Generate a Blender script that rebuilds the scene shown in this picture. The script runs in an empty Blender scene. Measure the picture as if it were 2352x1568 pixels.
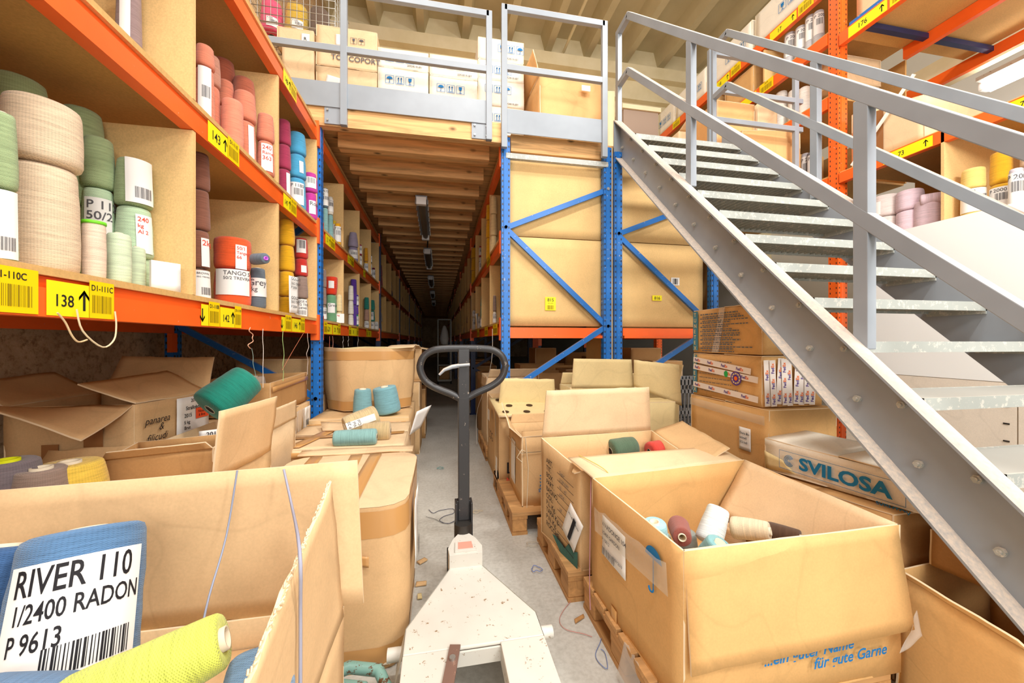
import bpy, math, random
from math import sin, cos, pi, radians, tan, atan2, sqrt, hypot
from mathutils import Vector, Matrix, noise, Euler

# ---------------------------------------------------------------- scene, camera, light
S = bpy.context.scene
S.view_settings.view_transform = 'Standard'
S.view_settings.look = 'None'
S.view_settings.exposure = 0.0
S.view_settings.gamma = 1.0
S.view_settings.use_curve_mapping = False
COL = S.collection
EYE = 1.23                       # eye height
FPX = 880.0                      # focal length in pixels of a 2352 wide frame
YAW = radians(10.9)
cd = bpy.data.cameras.new('camera'); cam = bpy.data.objects.new('camera', cd); COL.objects.link(cam)
cd.sensor_width = 36; cd.lens = FPX/2352*36; cd.clip_start = 0.02; cd.clip_end = 200
cam.location = (0, 0, EYE); cam.rotation_euler = (pi/2, 0, -YAW)
S.camera = cam
w = bpy.data.worlds.new('world'); S.world = w; w.use_nodes = True
w.node_tree.nodes['Background'].inputs[0].default_value = (1.0, 0.98, 0.95, 1)
w.node_tree.nodes['Background'].inputs[1].default_value = 0.88
def area(name, loc, size, power, target, col=(1, .97, .92)):
    l = bpy.data.lights.new(name, 'AREA'); l.shape = 'RECTANGLE'; l.size, l.size_y = size; l.energy = power; l.color = col
    o = bpy.data.objects.new(name, l); COL.objects.link(o); o.location = loc
    o.rotation_euler = (Vector(target)-Vector(loc)).to_track_quat('-Z', 'Y').to_euler(); return o
area('hall_lamp_entrance', (0.35, -0.5, 5.6), (1.3, 0.25), 128, (0.1, 2.2, 0.8))
area('fill_light_aisle', (-0.6, 0.9, 6.3), (1.3, 0.25), 62, (2.8, 2.0, 1.5))  # added light, no known lamp of the hall; brightens the far stringer
area('hall_lamp_stairs', (3.1, 0.1, 6.2), (1.3, 0.3), 165, (1.6, 3.0, 1.2))
area('fill_light_boards', (2.3, -1.3, 3.4), (1.3, 0.6), 130, (3.9, 1.6, 1.6))  # added fill behind the camera, brightens the white sheet boards
area('fill_light_joists', (0.1, -2.6, 2.2), (1.6, 0.8), 34, (-0.1, 5.0, 2.6))  # unseen low fill, put in to lift the joists under the platform
area('fill_light_low', (0.7, -1.7, 1.9), (1.0, 0.8), 22, (-1.6, 2.6, 0.9))  # extra fill added for the cartons and wall under the left shelves
area('hall_lamp_platform', (1.0, 4.8, 7.0), (4, 1.5), 40, (1.0, 5.5, 3.0))

# ---------------------------------------------------------------- helpers
def lin(c):
    return tuple(((x/255)/12.92 if x/255 <= .04045 else ((x/255+.055)/1.055)**2.4) for x in c)
def pt(u, v, x=None, y=None, z=None, d=None):
    """a point of the place seen at pixel (u, v), on the plane x=, y= or z="""
    s = (u-1176)/FPX; t = (784-v)/FPX
    D = Vector((sin(YAW)+s*cos(YAW), cos(YAW)-s*sin(YAW), t))
    if x is not None: k = x/D.x
    elif y is not None: k = y/D.y
    elif z is not None: k = (z-EYE)/D.z
    else: k = d
    return Vector((0, 0, EYE)) + D*k

def pv(u, v, p0, p1, off=0):
    """the point seen at (u, v) on the upright plane through p0 and p1, moved outwards by off"""
    n = (Vector(p1)-Vector(p0)).cross(Vector((0, 0, 1))).normalized(); D = pt(u, v, d=1)-Vector((0, 0, EYE)); E = Vector((0, 0, EYE))
    return E+D*((Vector(p0)-E).dot(n)/D.dot(n))+n*off

class NT:
    def __init__(s, name):
        s.m = bpy.data.materials.new(name); s.m.use_nodes = True
        s.t = s.m.node_tree; s.b = s.t.nodes['Principled BSDF']
        s.tc = s.t.nodes.new('ShaderNodeTexCoord')
    def n(s, typ, **kw):
        nd = s.t.nodes.new('ShaderNode'+typ)
        for k, v in kw.items():
            if k in nd.inputs.keys(): nd.inputs[k].default_value = v
            else: setattr(nd, k, v)
        return nd
    def l(s, a, b): s.t.links.new(a, b)
    def mapping(s, scale=(1, 1, 1), rot=(0, 0, 0)):
        mp = s.n('Mapping'); mp.inputs['Scale'].default_value = scale; mp.inputs['Rotation'].default_value = rot
        s.l(s.tc.outputs['Object'], mp.inputs['Vector']); return mp.outputs[0]
    def noise(s, scale, detail=3, vec=None, rough=.6, dist=0):
        nd = s.n('TexNoise', Scale=scale, Detail=detail, Roughness=rough, Distortion=dist)
        s.l(vec or s.tc.outputs['Object'], nd.inputs['Vector']); return nd.outputs['Fac']
    def ramp(s, fac, stops, interp='LINEAR'):
        r = s.n('ValToRGB'); r.color_ramp.interpolation = interp
        e = r.color_ramp.elements
        while len(e) < len(stops): e.new(.5)
        for el, (p, c) in zip(e, stops):
            el.position = p; el.color = (*c, 1) if len(c) == 3 else c
        s.l(fac, r.inputs['Fac']); return r.outputs['Color']
    def mix(s, fac, a, b, typ='MIX'):
        m = s.n('MixRGB', blend_type=typ)
        for i, x in enumerate((fac, a, b)):
            if isinstance(x, (int, float)): m.inputs[i].default_value = x
            elif isinstance(x, tuple): m.inputs[i].default_value = (*x, 1)
            else: s.l(x, m.inputs[i])
        return m.outputs[0]
    def math(s, op, a, b=None):
        m = s.n('Math', operation=op)
        for i, x in enumerate((a, b)):
            if x is None: continue
            if isinstance(x, (int, float)): m.inputs[i].default_value = x
            else: s.l(x, m.inputs[i])
        return m.outputs[0]
    def bump(s, h, strength=.3, dist=.002):
        b = s.n('Bump', Strength=strength, Distance=dist); s.l(h, b.inputs['Height']); s.l(b.outputs[0], s.b.inputs['Normal'])
    def set(s, col=None, rough=.6, metal=0, spec=.3):
        if col is not None:
            if isinstance(col, tuple): s.b.inputs['Base Color'].default_value = (*col, 1)
            else: s.l(col, s.b.inputs['Base Color'])
        s.b.inputs['Roughness'].default_value = rough; s.b.inputs['Metallic'].default_value = metal
        s.b.inputs['Specular IOR Level'].default_value = spec
        return s.m
def sc(c, k): return tuple(min(1, x*k) for x in c)
MC = {}
def plain(name, rgb, rough=.6, metal=0, spec=.3):
    if name in MC: return MC[name]
    n = NT(name); MC[name] = n.set(lin(rgb), rough, metal, spec); return MC[name]
def card(name, rgb, ridge=(0, 0, 240), var=.07):
    """corrugated cardboard: faint flutes, fibres and soft creases"""
    if name in MC: return MC[name]
    n = NT(name); c = lin(rgb)
    f = n.noise(9, 5); g = n.noise(140, 2)
    col = n.ramp(f, [(.25, sc(c, 1-var*1.6)), (.5, c), (.75, sc(c, 1+var))])
    col = n.mix(.35, col, n.ramp(g, [(.3, sc(c, .86)), (.7, sc(c, 1.1))]))
    wv = n.n('TexWave', Scale=1.0, Distortion=.15, wave_profile='SIN', bands_direction='DIAGONAL')
    n.l(n.mapping(tuple(x/20 for x in ridge)), wv.inputs['Vector'])
    cr = n.noise(2.6, 1, dist=.6)
    cr2 = n.math('ABSOLUTE', n.math('SUBTRACT', cr, .5)); cr2 = n.math('MINIMUM', n.math('MULTIPLY', cr2, 60), 1)
    col = n.mix(n.math('MULTIPLY', n.math('SUBTRACT', 1, cr2), .16), col, sc(c, .6))
    h = n.math('ADD', n.math('MULTIPLY', wv.outputs['Fac'], .12), n.math('MULTIPLY', cr2, .35))
    n.bump(h, .25, .002)
    MC[name] = n.set(col, .78, 0, .15); return MC[name]
def yarn(rgb):
    """wound yarn: two crossing families of threads round the cone axis"""
    key = ('yarn', rgb)
    if key in MC: return MC[key]
    n = NT('yarn_%d_%d_%d' % rgb); c = lin(rgb)
    sp = n.n('SeparateXYZ'); n.l(n.tc.outputs['Object'], sp.inputs[0])
    ang = n.math('ARCTAN2', sp.outputs['Y'], sp.outputs['X'])
    z = n.math('MULTIPLY', sp.outputs['Z'], 1900)
    wob = n.math('MULTIPLY', n.noise(22, 3), 14)
    a = n.math('SINE', n.math('ADD', n.math('ADD', z, n.math('MULTIPLY', ang, 34)), wob))
    b = n.math('SINE', n.math('ADD', n.math('SUBTRACT', z, n.math('MULTIPLY', ang, 41)), wob))
    big = n.math('MULTIPLY', n.noise(40, 4), 1.6)
    h = n.math('ADD', n.math('ADD', n.math('MAXIMUM', a, b), big), 0)
    f = n.math('MULTIPLY', n.math('ADD', h, 1), .3)
    st = n.noise(1.0, 3, n.mapping((9, 9, 210), (.12, .1, 0)), rough=.7)
    f = n.math('ADD', n.math('MULTIPLY', f, .55), n.math('SUBTRACT', n.math('MULTIPLY', st, 1.5), .5))
    h = n.math('ADD', h, n.math('MULTIPLY', st, 3))
    n.bump(h, .55, .001)
    col = n.ramp(f, [(0.1, sc(c, .62)), (.5, c), (.9, sc(c, 1.25))])
    n.b.inputs['Sheen Weight'].default_value = .25
    MC[key] = n.set(col, .85, 0, .12); return MC[key]
def painted(name, rgb, chip=(205, 200, 192), rough=.38, amount=.66, dust=0.0):
    """painted steel with chips, scuffs and settled dust on upward faces"""
    if name in MC: return MC[name]
    n = NT(name); c = lin(rgb)
    f = n.noise(34, 6, rough=.75)
    m = n.ramp(f, [(amount, (0, 0, 0)), (amount+.03, (1, 1, 1))])
    v = n.noise(3, 3)
    base = n.ramp(v, [(.3, sc(c, .9)), (.7, sc(c, 1.08))])
    col = n.mix(m, base, lin(chip))
    if dust:
        geo = n.n('NewGeometry'); sp = n.n('SeparateXYZ'); n.l(geo.outputs['Normal'], sp.inputs[0])
        up = n.math('MULTIPLY', n.math('GREATER_THAN', sp.outputs['Z'], .3), n.math('MULTIPLY', n.noise(60, 4), dust*1.6))
        up = n.math('MINIMUM', up, 1)
        col = n.mix(up, col, lin((226, 208, 190)))
    n.bump(n.noise(22, 3), .12, .002)
    MC[name] = n.set(col, rough, 0, .45); return MC[name]

ORANGE = painted('orange_paint', (246, 104, 34), dust=.35, amount=.67)
BLUE = painted('blue_paint', (32, 110, 190), amount=.64, dust=.5)
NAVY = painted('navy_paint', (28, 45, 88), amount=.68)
GREY = painted('grey_paint', (146, 153, 161), chip=(150, 146, 140), amount=.72, dust=.95)
WHITEP = painted('worn_white_paint', (208, 204, 194), chip=(140, 112, 80), amount=.615, rough=.5)
BLACKP = painted('worn_black_paint', (50, 49, 50), chip=(150, 138, 126), amount=.63, rough=.35)
GALV = painted('galvanised_steel', (172, 174, 168), chip=(206, 200, 190), amount=.56, rough=.5, dust=.7)
RUST = painted('rusty_steel', (120, 92, 80), chip=(165, 130, 110), amount=.6)
STEEL = plain('steel', (190, 188, 182), .35, .8)
DARKST = plain('dark_steel', (70, 66, 62), .4, .6)
CARD = card('cardboard', (216, 178, 130))
CARDL = card('pale_cardboard', (228, 198, 158))
CARDY = card('straw_cardboard', (222, 200, 148))
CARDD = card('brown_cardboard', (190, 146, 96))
CARDW = card('white_cardboard', (240, 232, 216), var=.03)
CARDI = card('cardboard_vertical', (226, 190, 144), ridge=(240, 0, 0))
KRAFT = card('ochre_cardboard', (220, 174, 114))
EDGE = plain('torn_edge', (236, 212, 176), .9)
TAPE = plain('parcel_tape', (200, 150, 92), .25, 0, .5)
TAPED = plain('brown_parcel_tape', (150, 100, 58), .25, 0, .5)
PAPER = plain('white_paper', (240, 238, 234), .6)
INK = plain('black_ink', (32, 30, 34), .7)
GREYINK = plain('grey_ink', (96, 94, 98), .7)
REDINK = plain('red_ink', (220, 80, 60), .7)
BLUEINK = plain('blue_print', (30, 120, 185), .7)
PURPLE = plain('purple_print', (80, 50, 140), .7)
ORPRINT = plain('orange_print', (240, 110, 30), .7)
YELLOW = plain('yellow_label', (248, 232, 28), .45)
YELLOWD = plain('yellow_barcode_label', (246, 212, 10), .45)
LBLINK = plain('label_bars', (150, 128, 10), .6)
CORE = plain('paper_tube', (226, 212, 186), .8)
PALECORE = plain('white_tube_rim', (232, 222, 214), .8)
PLASTIC = None

def chipboard(name, rgb, scale=90):
    if name in MC: return MC[name]
    n = NT(name); c = lin(rgb)
    f = n.noise(scale, 4, rough=.7); g = n.noise(4, 4)
    col = n.ramp(f, [(.3, sc(c, .8)), (.55, c), (.75, sc(c, 1.15))])
    col = n.mix(.3, col, n.ramp(g, [(.3, sc(c, .75)), (.6, sc(c, 1.1))]))
    n.bump(f, .15, .001)
    MC[name] = n.set(col, .75, 0, .2); return MC[name]
CHIP = chipboard('chipboard', (214, 172, 110))
HARDB = chipboard('hardboard', (228, 190, 130), 150)
CHIPE = chipboard('chipboard_edge', (232, 198, 142), 120)
def timber(name, rgb, axis=0, dark=.5):
    if name in MC: return MC[name]
    n = NT(name); c = lin(rgb)
    s_ = [14, 14, 14]; s_[axis] = .9
    f = n.noise(1.6, 5, n.mapping(tuple(s_)), dist=1.0)
    k = n.n('TexVoronoi', Scale=1.0); n.l(n.mapping(tuple([6, 6, 6][i]*(.55 if i == axis else 1) for i in range(3))), k.inputs['Vector'])
    kn = n.ramp(k.outputs['Distance'], [(.05, (1, 1, 1)), (.14, (0, 0, 0))])
    col = n.ramp(f, [(.3, sc(c, dark)), (.5, sc(c, .92)), (.7, sc(c, 1.15))])
    col = n.mix(kn, col, sc(c, .25))
    n.bump(f, .1, .001)
    MC[name] = n.set(col, .65, 0, .25); return MC[name]
PINE = timber('pine_boards', (236, 186, 126))
PINEY = timber('pine_boards_long', (222, 164, 94), 1)
PALLET = timber('pallet_wood', (196, 146, 92), 1, .7)
PALLETX = timber('pallet_wood_cross', (206, 158, 104), 0, .7)

class MB:
    def __init__(s): s.v = []; s.f = []; s.mi = []; s.sm = []
    def add(s, vs, fs, mi=0, smooth=False):
        o = len(s.v); s.v += [Vector(p) for p in vs]
        for f in fs: s.f.append([i+o for i in f]); s.mi.append(mi); s.sm.append(smooth)
    def box(s, x0, x1, y0, y1, z0, z1, mi=0):
        s.add([(x0, y0, z0), (x1, y0, z0), (x1, y1, z0), (x0, y1, z0), (x0, y0, z1), (x1, y0, z1), (x1, y1, z1), (x0, y1, z1)],
              [(0, 3, 2, 1), (4, 5, 6, 7), (0, 1, 5, 4), (1, 2, 6, 5), (2, 3, 7, 6), (3, 0, 4, 7)], mi)
        return s
    def bar(s, p0, p1, w, h, up=(0, 0, 1), mi=0):
        p0, p1 = Vector(p0), Vector(p1); d = (p1-p0).normalized(); up = Vector(up)
        r = d.cross(up)
        if r.length < 1e-4: r = d.cross(Vector((0, 1, 0)))
        r.normalize(); u = r.cross(d).normalized()
        vs = []
        for p in (p0, p1):
            for a, b in ((-1, -1), (1, -1), (1, 1), (-1, 1)): vs.append(p+r*(a*w/2)+u*(b*h/2))
        s.add(vs, [(3, 2, 1, 0), (4, 5, 6, 7), (0, 1, 5, 4), (1, 2, 6, 5), (2, 3, 7, 6), (3, 0, 4, 7)], mi); return s
    def tube(s, pts, r, n=8, mi=0, closed=False, rs=None):
        pts = [Vector(p) for p in pts]; N = len(pts); rings = []
        prev = None
        for i, p in enumerate(pts):
            a = pts[(i-1) % N] if (i > 0 or closed) else p; b = pts[(i+1) % N] if (i < N-1 or closed) else p
            d = (b-a)
            if d.length < 1e-9: d = Vector((0, 0, 1))
            d.normalize()
            if prev is None:
                q = d.cross(Vector((0, 0, 1)))
                if q.length < .1: q = d.cross(Vector((1, 0, 0)))
            else: q = prev-d*prev.dot(d)
            q.normalize(); prev = q; k = d.cross(q)
            rr = rs[i] if rs else r
            rings.append([p+(q*cos(2*pi*j/n)+k*sin(2*pi*j/n))*rr for j in range(n)])
        vs = [v for ring in rings for v in ring]; fs = []
        for i in range(N if closed else N-1):
            for j in range(n):
                a = i*n+j; b = i*n+(j+1) % n; c = ((i+1) % N)*n+(j+1) % n; e = ((i+1) % N)*n+j
                fs.append((a, b, c, e))
        s.add(vs, fs, mi, True)
        if not closed: s.add(rings[0], [tuple(range(n))[::-1]], mi); s.add(rings[-1], [tuple(range(n))], mi)
        return s
    def lathe(s, prof, n=28, mi=0, M=None, wob=0, seed=0, close=True):
        vs = []; fs = []; m = len(prof)
        for j, (r, z) in enumerate(prof):
            for i in range(n):
                a = 2*pi*i/n
                rr = r*(1+wob*noise.noise(Vector((cos(a)*1.5+seed, sin(a)*1.5, z*22))))
                vs.append(Vector((rr*cos(a), rr*sin(a), z)))
        for j in range(m-1):
            for i in range(n): fs.append((j*n+i, j*n+(i+1) % n, (j+1)*n+(i+1) % n, (j+1)*n+i))
        if close: fs.append(tuple(range(n))[::-1]); fs.append(tuple((m-1)*n+i for i in range(n)))
        if M is not None: vs = [M @ v for v in vs]
        s.add(vs, fs, mi, True); return s
    def panel(s, a, b, c, d, th=.005, nu=8, nv=6, amp=.004, seed=0, mi=0, me=None, ragged=0, curl=0):
        """a sheet of board a-b-c-d (a->b across, a->d up); its thickness grows along (b-a)x(d-a)"""
        a, b, c, d = map(Vector, (a, b, c, d)); nrm = (b-a).cross(d-a).normalized()
        if me is None: me = mi
        g = []
        for j in range(nv+1):
            for i in range(nu+1):
                u, v = i/nu, j/nv
                p = a*(1-u)*(1-v)+b*u*(1-v)+c*u*v+d*(1-u)*v
                k = noise.noise(p*4.3+Vector((seed*3.1, seed, 0)))*amp+noise.noise(p*13+Vector((0, seed*7, 0)))*amp*.35
                k += curl*v*v
                if ragged and j == nv: p = p+(d-a).normalized()*ragged*noise.noise(Vector((u*23, seed, 0)))
                g.append(p+nrm*k)
        w = nu+1; n = len(g)
        vs = g+[p+nrm*th for p in g]
        f1, f2, fe = [], [], []
        for j in range(nv):
            for i in range(nu):
                q = j*w+i
                f1.append((q, q+w, q+w+1, q+1)); f2.append((q+n, q+1+n, q+w+1+n, q+w+n))
        bd = [i for i in range(w)]+[j*w+nu for j in range(1, nv+1)]+[nv*w+i for i in range(nu-1, -1, -1)]+[j*w for j in range(nv-1, 0, -1)]
        for k in range(len(bd)):
            p, q = bd[k], bd[(k+1) % len(bd)]; fe.append((p, q, q+n, p+n))
        o = len(s.v); s.v += vs
        for fs, m_, sm in ((f1, mi, True), (f2, mi, True), (fe, me, False)):
            for f in fs: s.f.append([i+o for i in f]); s.mi.append(m_); s.sm.append(sm)
        return s
    def text(s, txt, org, right, up, h, mi=0, bend=None, align='LEFT', bold=0, shear=0, squash=1):
        tv, tf, wd = text_geo(txt, bold, shear)
        right = Vector(right).normalized(); up = Vector(up).normalized(); org = Vector(org)
        off = 0 if align == 'LEFT' else (-wd/2 if align == 'CENTER' else -wd)
        vs = [org+right*((x+off)*h*squash)+up*(y*h) for x, y in tv]
        s.add(vs, tf, mi); return wd*h*squash
    def quad(s, a, b, c, d, mi=0): s.add([a, b, c, d], [(0, 1, 2, 3)], mi); return s
    def xf(s, fn): s.v = [Vector(fn(p)) for p in s.v]; return s
    def mesh(s, name, mats, org=(0, 0, 0)):
        me = bpy.data.meshes.new(name); o = Vector(org)
        me.from_pydata([tuple(p-o) for p in s.v], [], s.f)
        for m in mats: me.materials.append(m)
        me.polygons.foreach_set('material_index', s.mi); me.polygons.foreach_set('use_smooth', s.sm)
        me.update(); return me
TG = {}
def text_geo(txt, bold=0, shear=0):
    key = (txt, bold, shear)
    if key in TG: return TG[key]
    c = bpy.data.curves.new('t', 'FONT'); c.body = txt; c.size = 1.38; c.offset = bold; c.shear = shear; c.resolution_u = 3
    o = bpy.data.objects.new('t', c); COL.objects.link(o); bpy.context.view_layer.update()
    me = o.evaluated_get(bpy.context.evaluated_depsgraph_get()).to_mesh()
    vs = [(v.co.x, v.co.y) for v in me.vertices]; fs = [tuple(p.vertices) for p in me.polygons]
    o.evaluated_get(bpy.context.evaluated_depsgraph_get()).to_mesh_clear()
    bpy.data.objects.remove(o); bpy.data.curves.remove(c)
    wd = max([v[0] for v in vs], default=0); TG[key] = (vs, fs, wd); return TG[key]
def barcode(mb, org, right, up, w, h, mi, n=22, seed=1):
    rnd = random.Random(seed); right = Vector(right).normalized(); up = Vector(up).normalized(); org = Vector(org); x = 0; step = w/n
    for i in range(n):
        k = rnd.choice((.25, .4, .6, .75))*step
        a = org+right*x; mb.quad(a, a+right*k, a+right*k+up*h, a+up*h, mi); x += step
def T(name, label, cat, loc=(0, 0, 0), group=None, rot=None):
    o = bpy.data.objects.new(name, None); COL.objects.link(o); o.empty_display_size = .05
    o.location = loc
    if rot is not None: o.rotation_euler = rot
    o['label'] = label; o['category'] = cat; o['kind'] = 'thing'
    if group: o['group'] = group
    return o
def part(t, name, mb, mats, label=None, local=False, bevel=0):
    me = mb.mesh(name, mats, (0, 0, 0) if local else chain_loc(t)) if isinstance(mb, MB) else mb
    o = bpy.data.objects.new(name, me); COL.objects.link(o); o.parent = t
    if label: o['label'] = label
    if bevel:
        b = o.modifiers.new('bevel', 'BEVEL'); b.width = bevel; b.segments = 2; b.limit_method = 'ANGLE'
    return o
def chain_loc(t):
    v = Vector((0, 0, 0))
    while t is not None: v += t.location; t = t.parent
    return v
def solo(name, label, cat, mb, mats, loc, group=None, kind=None, bevel=0):
    o = bpy.data.objects.new(name, mb.mesh(name, mats, loc)); COL.objects.link(o); o.location = loc
    o['label'] = label; o['category'] = cat; o['kind'] = kind or 'thing'
    if group: o['group'] = group
    if bevel:
        b = o.modifiers.new('bevel', 'BEVEL'); b.width = bevel; b.segments = 2; b.limit_method = 'ANGLE'
    return o
def struct(name, mb, mats, label=None):
    o = bpy.data.objects.new(name, mb.mesh(name, mats)); COL.objects.link(o); o['kind'] = 'structure'
    if label: o['label'] = label
    return o

# ---------------------------------------------------------------- the hall
n = NT('concrete_floor'); f = n.noise(2.2, 6, rough=.7); g = n.noise(50, 4)
col = n.ramp(f, [(.3, lin((178, 175, 166))), (.55, lin((200, 198, 190))), (.8, lin((214, 212, 204)))])
col = n.mix(.25, col, n.ramp(g, [(.35, lin((140, 132, 120))), (.6, lin((205, 202, 194)))]))
n.bump(g, .08, .002); FLOOR = n.set(col, .5, 0, .4)
n = NT('cream_plaster'); f = n.noise(2, 5); n.bump(n.noise(30, 4), .1, .004)
CREAM = n.set(n.ramp(f, [(.3, lin((222, 208, 168))), (.7, lin((238, 226, 192)))]), .85)
n = NT('ceiling_concrete'); f = n.noise(1.4, 6)
CEIL = n.set(n.ramp(f, [(.3, lin((196, 182, 146))), (.7, lin((212, 198, 162)))]), .85)
n = NT('rough_brown_wall'); f = n.noise(26, 6, rough=.75); g = n.noise(1.3, 4)
col = n.ramp(f, [(.36, lin((146, 116, 84))), (.5, lin((214, 184, 146))), (.7, lin((226, 200, 166)))])
col = n.mix(n.ramp(g, [(.45, (0, 0, 0)), (.6, (.6, .6, .6))]), col, lin((170, 138, 104)))
n.bump(f, .6, .01); ROUGHW = n.set(col, .9)
struct('floor', MB().box(-2.3, 8, -3.2, 31, -.12, 0), [FLOOR])
struct('wall_left', MB().box(-2.3, -2.1, -3.2, 31, 0, 8.2), [ROUGHW])
struct('wall_far', MB().box(-2.1, 8, 30.8, 31, 0, 3.1), [ROUGHW])
YW = 7.9
wb = MB()
wb.box(-2.1, -.1, YW, YW+.2, 3.1, 7.8); wb.box(2.1, 8, YW, YW+.2, 3.1, 7.8)
wb.box(-.1, 2.1, YW+.35, YW+.55, 3.1, 7.0); wb.box(-.1, 2.1, YW, YW+.35, 6.2, 7.8)
wb.box(-.1, 0, YW, YW+.35, 3.1, 6.2); wb.box(2.0, 2.1, YW, YW+.35, 3.1, 6.2)
wb.box(-2.1, 8, YW-.14, YW, 6.55, 6.95)
struct('wall_back', wb, [CREAM])
struct('trim_1', MB().box(-2.1, 8, YW-.3, YW, 6.95, 7.2), [CREAM])
struct('wall_right', MB().box(7.9, 8.1, -3.2, 31, 0, 8.2), [plain('white_wall', (240, 238, 232), .8)])
cb = MB(); cb.box(-2.3, 8.1, .8, YW+.2, 7.75, 7.95)
xs = -2.1
while xs < 8:
    y0, y1 = .8, YW
    vs = [(xs-.16, y0, 7.75), (xs+.16, y0, 7.75), (xs+.07, y0, 7.42), (xs-.07, y0, 7.42), (xs-.16, y1, 7.75), (xs+.16, y1, 7.75), (xs+.07, y1, 7.42), (xs-.07, y1, 7.42)]
    cb.add(vs, [(0, 1, 2, 3), (7, 6, 5, 4), (3, 2, 6, 7), (0, 3, 7, 4), (1, 5, 6, 2)])
    xs += .88
struct('ceiling', cb, [CEIL])
struct('ceiling_back', MB().box(2.6, 8, YW, 31, 3.1, 3.2), [CEIL])
# ceiling pipe conduit along a rib
solo('ceiling_conduit', 'thin cream conduit pipe running along the ribbed ceiling', 'pipe', MB().tube([(2.62, .8, 7.39), (2.62, YW-.1, 7.39)], .03), [CREAM], (2.62, YW-.1, 7.39))
# ---------------------------------------------------------------- racks
XL, XR = -.93, .54               # aisle faces of the left and the right rack rows
Z1, Z2, Z3 = 1.39, 2.15, 2.91    # tops of the shelf beams
def post(mb, x, y, z0, z1, w=.076, dpt=.06, holes=True, face=-1, mi=0, mh=1):
    """upright: an omega channel with slots up its face"""
    mb.box(x-w/2, x+w/2, y-dpt/2, y+dpt/2, z0, z1, mi)
    mb.box(x-w/2*.45, x+w/2*.45, y-dpt/2-.006, y-dpt/2, z0, z1, mi); mb.box(x-w/2*.45, x+w/2*.45, y+dpt/2, y+dpt/2+.006, z0, z1, mi)
    if holes:
        k = z0+.06
        while k < z1-.03:
            for sx in (-.36, .36):
                mb.box(x+sx*w-.005, x+sx*w+.005, y-dpt/2-.001, y-dpt/2+.001, k, k+.018, mh)
            for sy in (-.3, .3):
                for q in (-1, 1):
                    mb.box(x+q*w/2-.001, x+q*w/2+.001, y+sy*dpt-.004, y+sy*dpt+.004, k, k+.018, mh)
            k += .05
def foot(mb, x, y): mb.box(x-.07, x+.07, y-.06, y+.06, 0, .008)
def frame(label, x0, x1, y, zt, pm, zig, name='rack_upright', group=None, bar=True, holes=True):
    t = T(name, label, 'rack frame', ((x0+x1)/2, y, 0), group)
    for x in (x0, x1):
        m = MB(); post(m, x, y, 0, zt, holes=holes); foot(m, x, y); part(t, 'upright_post', m, [pm, DARKST])
    for (za, zb, lr) in zig:
        a, b = (x0, x1) if lr else (x1, x0)
        m = MB(); m.bar((a, y, za), (b, y, zb), .03, .045, (0, 0, 1))
        for p in ((a, y, za), (b, y, zb)): m.tube([(p[0], y-.045, p[2]), (p[0], y+.045, p[2])], .014, 8, 1)
        part(t, 'brace', m, [pm, STEEL])
    if bar:
        m = MB().bar((x0, y-.02, zt-.16), (x1, y-.02, zt-.16), .04, .045); part(t, 'top_bar', m, [GALV], 'dusty galvanised top bar')
    return t
ZIG = [(2.22, 2.62, True), (2.22, 1.37, True), (1.37, .78, False), (.78, .2, True)]
ZIL = [(a, b, not c) for a, b, c in ZIG]
ROWS = [3.3, 6.5, 9.7, 12.9, 16.1, 19.3, 22.5]
def beam(label, p0, p1, side, zt, group=None, h=.1, stickers=()):
    """an orange box beam with its stepped lip and end connectors; side = +1 when its face looks to +x"""
    t = T('shelf_beam', label, 'shelf beam', ((p0[0]+p1[0])/2, (p0[1]+p1[1])/2, zt-h), group)
    m = MB(); x = p0[0]
    x0, x1 = (x-.045, x) if side > 0 else (x, x+.045)
    m.box(x0, x1, p0[1]+.045, p1[1]-.045, zt-h, zt-.03)
    xa, xb = (x0, x1-.018) if side > 0 else (x0+.018, x1)
    m.box(xa, xb, p0[1]+.045, p1[1]-.045, zt-.03, zt)
    part(t, 'box_section', m, [ORANGE])
    for y in (p0[1]+.04, p1[1]-.04):
        m = MB(); m.box(x0-.003, x1+.012 if side > 0 else x1+.003, y-.028, y+.028, zt-h-.05, zt+.05) if side > 0 else m.box(x0-.012, x1+.003, y-.028, y+.028, zt-h-.05, zt+.05)
        part(t, 'end_connector', m, [ORANGE])
    for st in stickers: sticker(t, st, x+side*.001, zt, side, h)
    return t
def arrow(mb, o, r, u, h, down, mi):
    o = Vector(o); r = Vector(r); u = Vector(u)
    if down: o = o+u*h; u = -u
    w = h*.07
    mb.quad(o-r*w, o+r*w, o+r*w+u*h, o-r*w+u*h, mi)
    for sgn in (-1, 1):
        a = o+u*h; b = o+u*h*.62+r*sgn*h*.3
        mb.quad(a-u*w*1.6, a+u*w, b+u*w, b-u*w*1.6, mi); mb.quad(b-u*w*1.6, b+u*w, a+u*w, a-u*w*1.6, mi)
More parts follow.
